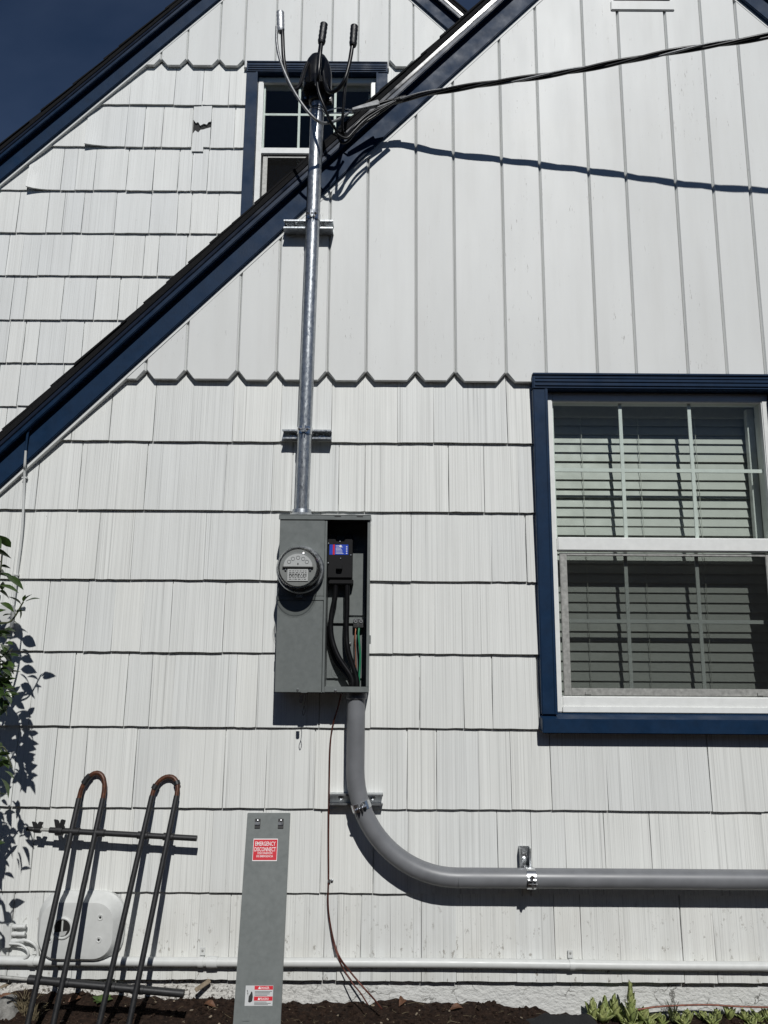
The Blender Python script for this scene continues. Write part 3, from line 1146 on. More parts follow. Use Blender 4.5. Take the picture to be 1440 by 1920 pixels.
for xx in (bxm + .035, bxm + .125):
    build(MB().box(xx, xx + .026, BF + .0085, BF + .0095, bzt - .006, bzt - .002), 'hood_slot', M_KINK, mp)
zse = px(560, 1122, .17).z
cu = build(MB().box(bxl + .001, bxm - .004, BF + .0005, BF + .004, zse + .009, bzt - .019), 'meter_cover', M_GREY, mp, bevel=.0015)
cs = build(MB().box(bxl - .002, bxm - .003, BF + .0005, BF + .0065, zse - .008, zse + .0085), 'cover_rail', M_GREY, mp, bevel=.0015)
clo = build(MB().box(bxl, bxm - .005, BF + .0005, BF + .005, bzb + .001, zse - .0085), 'lower_cover', M_GREY, mp, bevel=.002)
build(MB().box(bxm - .003, bxm + .0055, BF, BF + .003, bzb + .002, bzt - .019), 'centre_flange', M_GREY, mp, bevel=.001)
build(MB().box(bxm + .006, bxr - t, BF - .012, BF - .0005, bzb + .002, bzb + .024), 'bottom_lip', M_GREY, mp, bevel=.002)
build(MB().box(bxr - .010, bxr - .0005, BF - .004, BF - .0015, bzb + .024, bzt - .019), 'side_flange', M_GREY, mp, bevel=.0008)
build(MB().lathe(V(bxl + .09, BF + .005, bzb + .011), (0, -1, 0), [(0, .004), (.004, .0035), (.0055, .001), (.0055, 0)], 12), 'screw', M_CHROME, clo, smooth=True)
build(MB().box(bxl + .103, bxl + .128, BF + .005, BF + .009, bzb + .0, bzb + .012), 'hasp', M_GREY, clo, bevel=.001)
build(MB().lathe(V(bxm + .05, BF - .0005, bzb + .008), (0, -1, 0), [(0, .004), (.005, .003), (.006, 0)], 12), 'screw', M_CHROME, mp, smooth=True)
# inside the open compartment
ix0, ix1 = bxm + t, bxr - t
zp = px(670, 1023, .04).z
build(MB().box(ix0 + .002, ix1 - .014, BB + .010, BB + .013, bzb + .05, zp + .09), 'back_pan', M_GREY, mp, bevel=.001)
build(MB().box(ix0 + .075, ix1 - .016, BB + .014, BB + .022, px(670, 1155, .04).z, zp), 'barrier_plate', M_GREY, mp, bevel=.003)
zg = px(640, 1165, .05).z
build(MB().box(ix0 + .004, ix1 - .02, BB + .014, BB + .026, zg - .008, zg + .006), 'cross_bracket', M_GREY, mp, bevel=.001)
# knockout rings
for (xx, zc, rr) in ((ix0 + .045, bzb + .075, .024), (ix0 + .045, bzb + .075, .014)):
    build(MB().lathe(V(xx, BB + .0132, zc), (0, -1, 0), [(rr - .001, 0), (rr - .0008, .001), (rr + .0008, .001), (rr + .001, 0)], 24), 'knockout_ring', M_GREY, mp, smooth=True)
zb0, zb1 = px(636, 1094, .09).z, px(636, 1016, .09).z
brk = build(MB().box(ix0 + .004, ix0 + .104, BB + .016, .108, zb0 + .02, zb1), 'breaker', M_BRK, mp, bevel=.004)
build(MB().box(ix0 + .008, ix0 + .108, BB + .016, .098, zb0 - .004, zb0 + .0195), 'lug_cover', M_BRK, brk, bevel=.004)
lx0, lx1 = ix0 + .009, ix0 + .087
lz0, lz1 = px(634, 1040, .109).z, px(634, 1021, .109).z
lb = build(MB().box(lx0, lx1, .108, .1088, lz0, lz1), 'blue_sticker', M_BLUEL, brk)
build(MB().box(lx0 + .014, lx0 + .022, .1088, .1092, lz0, lz1), 'red_stripe', M_RED, lb)
for k in range(7):
    yy = lz0 + .005 + k * (lz1 - lz0 - .01) / 6
    build(MB().box(lx0 + .026, lx0 + .026 + random.uniform(.012, .034), .1088, .1091, yy - .0008, yy + .0008), 'print_line', M_INK, lb)
for k in range(4):
    yy = lz0 + .006 + k * .009
    build(MB().box(lx1 - .009, lx1 - .004, .1088, .1091, yy - .002, yy + .002), 'print_line', M_INK, lb)
build(MB().lathe(V(lx0 + .046, .1088, lz1 - .007), (0, -1, 0), [(0, .0008), (.005, .0008), (.005, 0)], 16), 'print_mark', M_INK, lb)
build(MB().box(ix0 + .040, ix0 + .064, .108, .130, zb0 + .055, zb0 + .075), 'breaker_handle', M_BRK, brk, bevel=.003)
for xx, rot in ((ix0 + .018, .08), (ix0 + .088, -.03)):
    zc = px(636, 1011, .09).z
    build(MB().obox(V(xx, .085, zc), Vector((.017 * cos(rot), 0, .017 * sin(rot))), Vector((0, .02, 0)), Vector((-.018 * sin(rot), 0, .018 * cos(rot)))), 'line_lug', M_BRK, brk, bevel=.003)
for xx, z_ in ((ix0 + .005, lz1 + .004), (ix0 + .098, lz0 - .002), (ix0 + .005, lz0 - .035), (ix0 + .056, lz0 - .016), (ix0 + .052, lz1 + .012)):
    build(MB().lathe(V(xx, .108, z_), (0, -1, 0), [(0, .003), (.003, .0025), (.0038, 0)], 10), 'screw', M_CHROME, brk, smooth=True)
# ground bar
gx = px(672, 1168, .06).x
gb = build(MB().box(gx - .020, gx + .022, BB + .027, BB + .046, zg - .026, zg + .010), 'ground_bar', M_CHROME, mp, bevel=.002)
for xx in (gx - .011, gx + .011):
    build(MB().lathe(V(xx, BB + .046, zg), (0, -1, 0), [(.003, .001), (.0035, .004), (.0075, .004), (.008, 0)], 14), 'set_screw', M_ALU, gb, smooth=True)
    build(MB().box(xx - .007, xx + .007, BB + .0465, BB + .0475, zg - .025, zg - .012), 'wire_port', M_KINK, gb)
for xx, yy in ((620, 1203), (656, 1207)):
    p = px(xx, yy, .045)
    build(MB().lathe(p, (0, -1, 0), [(0, .006), (.004, .005), (.006, .001), (.0065, 0)], 12), 'stud', M_CHROME, mp, smooth=True)
# conduit hub
CX = px(668, 1310, .10).x
CD = 0.100
build(MB().lathe(V(CX, CD, bzb + t), (0, 0, 1), [(.044, 0), (.044, .016), (.036, .016), (.036, 0)], 32), 'locknut', M_PVC, mp, smooth=True, angle=30)
MXB = px(566, 950, .10).x
build(MB().lathe(V(MXB, .100, bzt + .004), (0, 0, 1), [(.052, 0), (.052, .006), (.041, .016), (.039, .032), (.031, .032), (.031, 0)], 32), 'mast_hub', M_GALV, mp, smooth=True, angle=30)
# latch tabs on the sides
build(MB().box(bxr, bxr + .006, .09, .12, bzb + .19, bzb + .225), 'side_tab', M_GREY, mp, bevel=.001)
build(MB().box(bxl - .006, bxl, .12, .15, bzb + .47, bzb + .51), 'side_tab', M_GREY, mp, bevel=.001)
build(MB().box(bxl - .006, bxl, .12, .15, bzb + .20, bzb + .24), 'side_tab', M_GREY, mp, bevel=.001)

# cables and their modelled shadow in the open compartment (each its own thing)
hub = V(CX, CD, bzb + .02)


def cable(name, pts, r, mat, label, cat, group=None, seg=12, n=8):
    o = build(MB().tube(smooth_path(pts, n), r, seg), name, mat, smooth=True, angle=50)
    return tag(o, label, cat, group)


zc0 = zb0 - .004
cable('power_cable', [V(ix0 + .036, .082, zc0 + .01), V(ix0 + .034, .080, zc0 - .05), V(ix0 + .020, .080, zc0 - .13), V(ix0 + .022, .085, zc0 - .21),
                      V(ix0 + .050, .092, zc0 - .29), V(CX - .022, .098, bzb + .06), V(CX - .016, CD, bzb + .01), V(CX - .014, CD, bzb - .06)], .0108, M_RUB,
      'left thick black cable bowing from the breaker down to the conduit', 'cable', 'thick black cables below the breaker')
cable('power_cable', [V(ix0 + .083, .082, zc0 + .01), V(ix0 + .084, .082, zc0 - .10), V(ix0 + .083, .086, zc0 - .19),
                      V(ix0 + .092, .092, zc0 - .27), V(CX - .002, .098, bzb + .06), V(CX + .002, CD, bzb + .01), V(CX + .002, CD, bzb - .06)], .0108, M_RUB,
      'right thick black cable falling nearly straight from the breaker to the conduit', 'cable', 'thick black cables below the breaker')
cable('cable_shadow', [V(ix0 + .002 + .008, .060, zg - .02), V(ix0 + .012, .055, zg - .08), V(ix0 + .040, .062, zg - .16),
                        V(CX - .030, .085, bzb + .05), V(CX - .020, CD - .018, bzb + .01), V(CX - .018, CD - .018, bzb - .06)], .0108, M_RUB,
      'black tube behind the cables standing in for their shadow on the panel back', 'cable')  # black tube modelled in place of the shadow behind the cables
cable('green_wire', [V(gx + .004, .064, zg - .020), V(gx + .002, .074, zg - .06), V(gx + .010, .082, zg - .14), V(gx + .006, .095, bzb + .03), V(gx + .004, CD, bzb - .05)],
      .0042, M_GREEN, 'green insulated ground wire beside the black cables in the panel', 'wire')
cable('copper_wire', [V(gx - .010, .064, zg - .020), V(gx - .012, .074, zg - .07), V(gx - .008, .080, zg - .15), V(gx - .004, .094, bzb + .03), V(gx - .003, CD + .01, bzb - .05)],
      .0028, M_CUB, 'bare copper wire left of the green wire in the panel', 'wire')

# ------------------------------------------------------------------ meter
mc = px(563, 1068, .20)
mc = V(mc.x, BF + .004, px(563, 1068, .20).z)
mt = tag(empty('electric_meter', mc), 'round glass-domed electric meter on the left side of the grey panel', 'electric meter')
AX = (0, -1, 0)
build(MB().lathe(mc, AX, [(.0, .001), (.094, .001), (.096, .006), (.096, .026), (.092, .032), (.086, .032), (.086, .002)], 48), 'sealing_ring', M_GALV, mt, smooth=True, angle=30)
build(MB().lathe(mc, AX, [(.080, .02), (.080, .060), (.0, .060)], 40), 'meter_body', M_BRK, mt, smooth=True, angle=30)
build(MB().lathe(mc, AX, [(.086, .030), (.083, .05), (.080, .105), (.076, .118), (.066, .126), (.0, .129)], 48), 'glass_dome', M_DOME, mt, smooth=True, angle=80)
build(MB().lathe(mc, AX, [(.082, .112), (.0835, .116), (.080, .120), (.077, .119)], 48), 'dome_rim', M_DOME, mt, smooth=True)
fc = mc + Vector((0, -.104, 0))
face = build(MB().lathe(fc, AX, [(.072, -.03), (.072, 0), (.0, .0005)], 40), 'dial_face', M_PLATE, mt, smooth=True, angle=30)
# register window, upper half
reg = MB()
pts = [(fc.x + .056 * cos(a), fc.z + .004 + .050 * sin(a)) for a in [pi * i / 20 for i in range(21)]]
reg.prism(pts, -fc.y + .001, -fc.y + .006)
rg = build(reg, 'register_plate', M_LBLW, face)
build(MB().box(fc.x - .060, fc.x + .060, -fc.y + .001, -fc.y + .009, fc.z - .001, fc.z + .003), 'disc_edge', M_KINK, face)
for k in range(5):
    a = radians(150 - k * 30)
    build(MB().lathe(V(fc.x + .040 * cos(a), -fc.y + .006, fc.z + .006 + .032 * sin(a)), AX, [(.0075, 0), (.0075, .0006), (.0062, .0006), (.0062, 0)], 16), 'dial', M_KINK, rg)
build(MB().box(fc.x - .002, fc.x + .002, -fc.y + .006, -fc.y + .007, fc.z + .010, fc.z + .018), 'pointer', M_KINK, rg)
npl = build(MB().box(fc.x - .040, fc.x + .040, -fc.y + .001, -fc.y + .004, fc.z - .052, fc.z - .006), 'name_plate', M_LBLW, face)
for k in range(6):
    zz_ = fc.z - .013 - k * .0065
    hgt = .0022 if k in (2, 3) else .0011
    x_ = fc.x - .034
    while x_ < fc.x + .030:
        wq = random.uniform(.003, .010)
        build(MB().box(x_, min(x_ + wq, fc.x + .034), -fc.y + .004, -fc.y + .0044, zz_ - hgt, zz_ + hgt), 'print_line', M_KINK, npl)
        x_ += wq + random.uniform(.002, .005)
for sx in (-1, 1):
    build(MB().lathe(V(fc.x + sx * .048, -fc.y + .001, fc.z - .010), AX, [(0, .004), (.004, .0035), (.005, 0)], 12), 'screw', M_CHROME, face, smooth=True)
build(MB().box(mc.x - .014, mc.x + .012, BF + .006, BF + .026, mc.z - .112, mc.z - .092), 'ring_latch', M_GALV, mt, bevel=.003)

# wire seal and tag hanging under the panel
sp0 = V(bxl + .117, BF + .006, bzb + .004)
seal = tag(empty('seal_tag', sp0), 'small wire seal with dark tag dangling under the panel hasp', 'seal tag')
build(MB().tube(smooth_path([sp0, sp0 + Vector((.004, -.002, -.02)), sp0 + Vector((.001, 0, -.05)), sp0 + Vector((-.006, .002, -.075)), sp0 + Vector((-.002, 0, -.09)), sp0 + Vector((.004, 0, -.075)), sp0 + Vector((.001, 0, -.05))], 6), .0014, 6), 'wire_loop', M_BLK, seal, smooth=True)
q = sp0 + Vector((-.012, -.001, -.012))
build(MB().prism([(q.x - .007, q.z), (q.x + .007, q.z), (q.x + .007, q.z - .026), (q.x + .004, q.z - .031), (q.x - .004, q.z - .031), (q.x - .007, q.z - .026)], -q.y, -q.y + .003), 'tag', M_BLK, seal)

# ------------------------------------------------------------------ mast
MTOP = px(596, 178, .135)
MBASE = V(MXB, .100, bzt + .012)
MS = px(578, 425, .133)
mast = tag(empty('service_mast', MBASE), 'galvanised steel service mast rising from the grey panel past the eave', 'service mast')
mdir = (MTOP - MBASE).normalized()
build(MB().tube([MBASE, MBASE + mdir * .35, MBASE + mdir * .8, MBASE + mdir * 1.3, MBASE + mdir * 1.8, MTOP], .0302, 28), 'pipe', M_GALV, mast, smooth=True, angle=50)
s_ = mast
hd = MTOP
# weatherhead: collar, hood, wire plate
build(MB().lathe(hd + mdir * -.012, mdir, [(.034, -.035), (.044, -.03), (.045, .02), (.04, .035), (.030, .035)], 24), 'weatherhead_collar', M_BLK, mast, smooth=True, angle=40)
for sx in (-1, 1):
    build(MB().box(hd.x + sx * .052 - .014, hd.x + sx * .052 + .014, -hd.y - .016, -hd.y + .016, hd.z - .045, hd.z - .015), 'clamp_ear', M_BLK, mast, bevel=.004)
    build(MB().tube([V(hd.x + sx * .054, -hd.y + .02, hd.z - .03), V(hd.x + sx * .054, -hd.y - .02, hd.z - .03)], .006, 8), 'clamp_bolt', M_CHROME, mast)
hood = MB()
prof = []
rows = 9
cols = 20
hv = []
for i in range(rows):
    tt = i / (rows - 1)
    zz_ = hd.z - .005 + .190 * tt
    half = .064 * sqrt(max(0, 1 - max(0, (tt - .35) / .65) ** 2)) + .001
    depth = .065 * sqrt(max(0, 1 - max(0, (tt - .30) / .70) ** 2.2)) + .001
    for kk in range(cols):
        a = 2 * pi * kk / cols
        hv.append(V(hd.x + half * cos(a), -hd.y + .030 + depth * sin(a), zz_))
hf = []
for i in range(rows - 1):
    for kk in range(cols):
        k2 = (kk + 1) % cols
        hf.append((i * cols + kk, i * cols + k2, (i + 1) * cols + k2, (i + 1) * cols + kk))
hf.append(tuple(range(cols))[::-1])
hf.append(tuple(range((rows - 1) * cols, rows * cols)))
build(MB().add(hv, hf), 'weatherhead_hood', M_BLK, mast, smooth=True, angle=70)
build(MB().obox(V(hd.x, -hd.y + .075, hd.z + .012), Vector((.05, 0, 0)), Vector((0, .012, .006)), Vector((0, -.004, .012))), 'wire_plate', M_BLK, mast, bevel=.004)

# service conductors at the weatherhead
def lug(c, dirv, mat, parent, name='connector', r=.0175, L=.098, ribs=True):
    dirv = Vector(dirv).normalized()
    prof = [(.006, -L * .55), (r * .8, -L * .5)]
    nr = 9
    for i in range(nr):
        h = -L * .45 + L * .9 * i / (nr - 1)
        prof.append((r * (1.0 if i % 2 else .9), h))
    prof += [(r * .98, L * .5), (r * .9, L * .505), (.002, L * .505)]
    return build(MB().lathe(c, dirv, prof, 14), name, mat, parent, smooth=True, angle=35)


def conductor(label, lugp, path_in, path_out, mats, lugmat, r=.0085):
    root = tag(empty('service_conductor', path_in[0]), label, 'cable', 'service conductors leaving the weatherhead')
    build(MB().tube(smooth_path(path_in, 8), r, 10), 'weatherhead_lead', mats[0], root, smooth=True, angle=50)
    build(MB().tube(smooth_path(path_out, 8), r * .75, 10), 'drop_lead', mats[1], root, smooth=True, angle=50)
    c, dv = lugp
    lug(c, dv, lugmat, root)
    return root


pA = px(526, 42, .30)
conductor('leftmost of the three conductors looping from the weatherhead to a silver splice connector', (pA, (-.05, 0, 1)),
          [px(577, 118, .22), px(570, 135, .24), px(562, 160, .27), px(550, 168, .29), px(539, 148, .30), px(532, 110, .31), px(530, 70, .31), px(529, 50, .30)],
          [px(519, 50, .30), px(519, 80, .31), px(526, 115, .31), px(545, 160, .31), px(570, 200, .31), px(592, 224, .30), px(608, 231, .27), px(630, 226, .24), px(652, 213, .20)],
          (M_RUB, M_WIREALU), M_LUG)
pB = px(605, 64, .31)
conductor('middle conductor looping from the weatherhead up to a black taped splice', (pB, (.10, 0, 1)),
          [px(590, 140, .24), px(594, 158, .28), px(597, 140, .32), px(600, 105, .32), px(603, 80, .31)],
          [px(601, 78, .31), px(596, 120, .31), px(596, 165, .30), px(610, 205, .29), px(625, 237, .26), px(642, 251, .22), px(662, 246, .18), px(690, 224, .17), px(725, 200, .17)],
          (M_RUB, M_RUB), M_TAPE)
pC = px(663, 68, .31)
conductor('rightmost conductor looping from the weatherhead up to a black taped splice', (pC, (.05, 0, 1)),
          [px(606, 130, .22), px(609, 155, .24), px(617, 172, .27), px(632, 168, .29), px(646, 150, .31), px(656, 115, .31), px(661, 85, .31)],
          [px(660, 82, .31), px(654, 120, .30), px(647, 165, .29), px(643, 210, .27), px(642, 243, .24), px(648, 254, .21), px(662, 240, .18), px(690, 215, .17), px(725, 198, .17)],
          (M_RUB, M_RUB), M_TAPE)

# service drop (twisted triplex) and its wedge clamp
cl_path = [px(705, 200, .165), px(740, 190, .17), px(795, 176, .20), px(850, 167, .23), px(925, 156, .26), px(1000, 145, .29), px(1150, 119, .35), px(1300, 90, .42), px(1440, 68, .47)]
e_ = cl_path[-1] - cl_path[-2]
lp_ = cl_path[-1]
cl_path += [lp_ + e_ * k_ + Vector((0, 0, .012 * k_ * k_)) for k_ in (1, 2, 3, 4, 6, 8, 11, 14, 18)]
sdp = smooth_path(cl_path, 24)
drop = tag(empty('service_drop', cl_path[1]), 'twisted black and bare service drop cable sagging across the boards to the right', 'overhead cable')
acc = 0.0
strands = [[], [], []]
for i, p in enumerate(sdp):
    if i:
        acc += (p - sdp[i - 1]).length
    tv = (sdp[min(i + 1, len(sdp) - 1)] - sdp[max(i - 1, 0)]).normalized()
    s1 = tv.cross(Vector((0, 0, 1))).normalized()
    s2 = s1.cross(tv)
    for k in range(3):
        a = acc * 2 * pi / 0.62 + k * 2 * pi / 3 + .6
        rr = .0078 if k < 2 else .0070
        strands[k].append(p + (s1 * cos(a) + s2 * sin(a)) * rr)
build(MB().tube(strands[0], .0068, 8), 'insulated_conductor', M_RUB, drop, smooth=True, angle=60)
build(MB().tube(strands[1], .0068, 8), 'insulated_conductor', M_RUB, drop, smooth=True, angle=60)
build(MB().tube(strands[2], .0048, 8), 'bare_messenger', M_WIREALU, drop, smooth=True, angle=60)
for pts_ in ([(742, 190, .185), (712, 207, .20), (684, 226, .215), (664, 246, .22), (650, 259, .225), (634, 252, .235), (626, 236, .24)],
             [(738, 193, .175), (706, 216, .185), (676, 236, .195), (655, 262, .205), (642, 268, .21), (634, 258, .215)]):
    build(MB().tube(smooth_path([px(*q_) for q_ in pts_], 7), .0058, 8), 'cable_tail', M_RUB, drop, smooth=True, angle=60)
build(MB().lathe(px(750, 187, .172), (px(770, 182, .18) - px(730, 193, .168)), [(.004, -.03), (.014, -.028), (.0155, 0), (.014, .028), (.004, .03)], 12), 'tape_wrap', M_TAPE, drop, smooth=True)
w0, w1 = px(660, 207, .19), px(710, 194, .165)
wd = (w1 - w0)
wdn = wd.normalized()
wup = Vector((0, 0, 1)) - wdn * wdn.z
wup.normalize()
wsd = wdn.cross(wup)
wc = tag(empty('wedge_clamp', w0), 'grey metal wedge clamp tying the drop cable to the mast', 'cable clamp')
c0 = (w0 + w1) / 2
mbw = MB().hexa([w0 - wup * .006 - wsd * .010, w1 - wup * .013 - wsd * .012, w1 - wup * .013 + wsd * .012, w0 - wup * .006 + wsd * .010,
                 w0 + wup * .006 - wsd * .010, w1 + wup * .013 - wsd * .012, w1 + wup * .013 + wsd * .012, w0 + wup * .006 + wsd * .010])
build(mbw, 'clamp_body', M_ALU, wc, bevel=.002)
md = MBASE + mdir * ((px(590, 212, .135).z - MBASE.z) / mdir.z)
bail = [w0, (w0 + md) / 2 + V(.02, .02, .005), md + V(.034, .012, 0), md + V(.024, .030, .002), md + V(0, .0365, .004), md + V(-.026, .026, .006), md + V(-.036, 0, .008), md + V(-.026, -.026, .008),
        md + V(0, -.036, .006), md + V(.028, -.02, .0), md + V(.045, .0, -.002), w0 + Vector((0, 0, -.008))]
build(MB().tube(smooth_path(bail, 6), .0026, 8), 'bail_wire', M_CHROME, wc, smooth=True)
for q in (.03, .075):
    pr = []
    ctr = MTOP - mdir * q
    build(MB().lathe(ctr, mdir, [(.0303, -.002), (.032, -.0015), (.032, .0015), (.0303, .002)], 24), 'mast_band', M_BLK, mast, smooth=True)


# ------------------------------------------------------------------ struts and clamps
def strut(label, c, L, horizontal, d0, depth, group='strut channels on the wall'):
    """open C-channel with lips, seen from the front"""
    hw = .0206
    tk = .0026
    root = tag(empty('strut_channel', c), label, 'strut channel', group)
    prof = [(-hw, d0), (hw, d0), (hw, d0 + depth), (hw - .0068, d0 + depth), (hw - .0068, d0 + depth - .007), (hw - .0068 + tk, d0 + depth - .007), (hw - .0068 + tk, d0 + depth - tk),
            (hw - tk, d0 + depth - tk), (hw - tk, d0 + tk), (-hw + tk, d0 + tk), (-hw + tk, d0 + depth - tk), (-hw + .0068 - tk, d0 + depth - tk), (-hw + .0068 - tk, d0 + depth - .007),
            (-hw + .0068, d0 + depth - .007), (-hw + .0068, d0 + depth), (-hw, d0 + depth)]
    n = len(prof)
    vs = []
    for s in (-L / 2, L / 2):
        for a, d in prof:
            vs.append(V(c.x + s, d, c.z + a) if horizontal else V(c.x + a, d, c.z + s))
    mb = MB().add(vs, [(i, (i + 1) % n, (i + 1) % n + n, i + n) for i in range(n)])
    # end faces as quads along the profile
    for e in (0, n):
        for q in ((0, 1, 8, 9), (1, 2, 7, 8), (2, 3, 6, 7), (3, 4, 5, 6), (0, 9, 10, 15), (15, 10, 11, 14), (14, 11, 12, 13)):
            mb.f.append(tuple(e + i for i in q))
    build(mb, 'channel', M_GALV, root)
    for s in (-.30, .30):
        p = V(c.x + (s * L if horizontal else 0), d0 + tk, c.z + (0 if horizontal else s * L))
        build(MB().lathe(p, AX, [(.012, 0), (.012, .002), (.008, .002), (.008, .007), (.0, .0085)], 6 if False else 10), 'bolt', M_CHROME, root, smooth=True, angle=30)
    return root


def clamp(root, p, axis, R, w=.032, front=True):
    """two-piece strut clamp round a pipe at p (pipe along axis), bolted in front"""
    axis = Vector(axis).normalized()
    s = axis.cross(Vector((0, -1, 0))).normalized()
    f = Vector((0, -1, 0))
    f = (f - axis * f.dot(axis)).normalized()
    half = []
    for sg in (-1, 1):
        vs, fs = [], []
        A = [radians(a) for a in range(-40, 83, 6)]
        pts = []
        for a in A:
            pts.append((cos(a), sin(a)))
        # foot going back into the strut
        for rr in (R + .0005, R + .003):
            for (cs, sn) in pts:
                base = p + s * sg * cs * rr + f * sn * rr
                vs += [base - axis * w / 2, base + axis * w / 2]
        n = len(pts)
        for i in range(n - 1):
            o = 2 * n
            fs += [(2 * i, 2 * i + 1, 2 * i + 3, 2 * i + 2), (o + 2 * i, o + 2 * i + 2, o + 2 * i + 3, o + 2 * i + 1),
                   (2 * i, 2 * i + 2, o + 2 * i + 2, o + 2 * i), (2 * i + 1, o + 2 * i + 1, o + 2 * i + 3, 2 * i + 3)]
        hb = build(MB().add(vs, fs), 'clamp_half', M_CHROME, root, smooth=True, angle=40)
        # ear
        ec = p + f * (R + .010) + s * sg * .006
        build(MB().obox(ec, s * .0015, axis * w / 2, f * .012), 'clamp_ear', M_CHROME, root, bevel=.0008)
        leg = p + s * sg * (R * .80 + .003) - f * (R * .80 + .006)
        build(MB().obox(leg, s * .0014, axis * w / 2, f * .014), 'clamp_foot', M_CHROME, root)
    bc = p + f * (R + .013)
    build(MB().tube([bc - s * .020, bc + s * .024], .0035, 8), 'clamp_bolt', M_CHROME, root)
    build(MB().lathe(bc - s * .018, s, [(0, -.005), (.0075, -.005), (.0075, .003), (.003, .003)], 6), 'bolt_head', M_CHROME, root)
    build(MB().lathe(bc + s * .012, s, [(.003, 0), (.0065, 0), (.0065, .006), (.003, .006)], 6), 'nut', M_CHROME, root)


def mast_at(z):
    return MBASE + mdir * ((z - MBASE.z) / mdir.z)


cU = px(578, 420, .098)
sU = strut('short horizontal strut holding the mast just below the sloping eave', V(cU.x, D_BD, cU.z), .222, True, D_BD + .001, .060)
clamp(sU, mast_at(cU.z + .012), mdir, .0302)
cL = px(575, 814, .065)
sL = strut('short horizontal strut holding the mast above the grey panel', V(cL.x, .03, cL.z), .212, True, .024, .042)
clamp(sL, mast_at(cL.z), mdir, .0302)
cC = px(668, 1500, .065)
sC = strut('horizontal strut with bolts behind the top of the grey conduit bend', V(cC.x, .03, cC.z), .212, True, .018, .043)
cV = px(988, 1635, .055)
sV = strut('upright strut clamping the horizontal grey conduit', V(cV.x - .004, .03, cV.z), .175, False, .018, .043)

# ------------------------------------------------------------------ grey conduit
zH = px(1200, 1648, CD).z
RB = 0.40
cd_root = tag(empty('grey_conduit', V(CX, CD, zH)), 'thick grey plastic conduit bending from the panel to run right along the wall', 'conduit')
TR = .0362
xa = CX
bend = [V(xa + RB - RB * cos(a), CD, zH + RB - RB * sin(a)) for a in [radians(x) for x in range(0, 91, 5)]]
build(MB().tube([V(xa, CD, bzb - .002), V(xa, CD, bzb - .1), V(xa, CD, zH + RB + .02)] + bend, TR, 32), 'elbow', M_PVC, cd_root, smooth=True, angle=60)
build(MB().tube([V(xa + RB + .0005, CD, zH), V(1.2, CD, zH), V(2.7, CD, zH)], TR, 32), 'straight_run', M_PVC, cd_root, smooth=True, angle=60)
build(MB().lathe(V(CX, CD, bzb - .001), (0, 0, -1), [(.0362, 0), (.043, 0), (.043, .022), (.040, .026), (.0362, .026)], 32), 'terminal_adapter', M_PVC, cd_root, smooth=True, angle=30)
a0 = radians(17)
cp = V(xa + RB - RB * cos(a0), CD, zH + RB - RB * sin(a0))
k_ = min(range(len(bend)), key=lambda i: abs(bend[i].z - cC.z))
cpt = bend[k_] if bend[k_].z < zH + RB else V(xa, CD, cC.z)
tang = (bend[min(k_ + 1, 18)] - bend[max(k_ - 1, 0)]).normalized() if cC.z < zH + RB else Vector((0, 0, -1))
clamp(sC, cpt, tang, TR, .030)
clamp(sV, V(cV.x + .004, CD, zH), (1, 0, 0), TR, .034)

# ------------------------------------------------------------------ loose panel cover leaning on the wall
pt0, pt1 = px(462, 1524, .030), px(546, 1524, .030)
pb0, pb1 = px(439, 1918, .215), px(524, 1918, .215)
up_ = ((pt0 + pt1) / 2 - (pb0 + pb1) / 2)
cvr = tag(empty('panel_cover', (pb0 + pb1) / 2), 'loose grey panel cover with red EMERGENCY DISCONNECT sticker leaning on the wall', 'panel cover')
rgt = ((pt1 - pt0) + (pb1 - pb0)) / 2
wv_ = rgt.length
rgt.normalize()
upn = (up_ - rgt * up_.dot(rgt)).normalized()
nrm = rgt.cross(upn)
if nrm.y > 0:
    nrm = -nrm
Lc = up_.length
cc0 = (pb0 + pb1) / 2
lean = up_ / Lc


def cv(u, v, h=0.0):
    """point on the cover: u across (0..1), v metres up from the bottom, h proud"""
    return cc0 + rgt * (u - .5) * wv_ + lean * v + nrm * h


def cquad(u0, u1, v0, v1, h0, h1):
    return MB().hexa([cv(u0, v0, h0), cv(u1, v0, h0), cv(u1, v0, h1), cv(u0, v0, h1), cv(u0, v1, h0), cv(u1, v1, h0), cv(u1, v1, h1), cv(u0, v1, h1)])


build(cquad(0, 1, -.04, Lc, -.014, 0), 'sheet', M_GREY, cvr, bevel=.002)
for u in (.19, .73):
    hk = build(cquad(u, u + .13, Lc - .058, Lc - .022, .0005, .004), 'hook', M_KINK, cvr, bevel=.001)
    build(cquad(u + .005, u + .125, Lc - .046, Lc - .034, .004, .009), 'hook_tab', M_CHROME, hk, bevel=.0015)
    build(MB().lathe(cv(u + .065, Lc - .029, .004), nrm, [(0, .004), (.003, .003), (.004, 0)], 10), 'rivet', M_CHROME, hk, smooth=True)


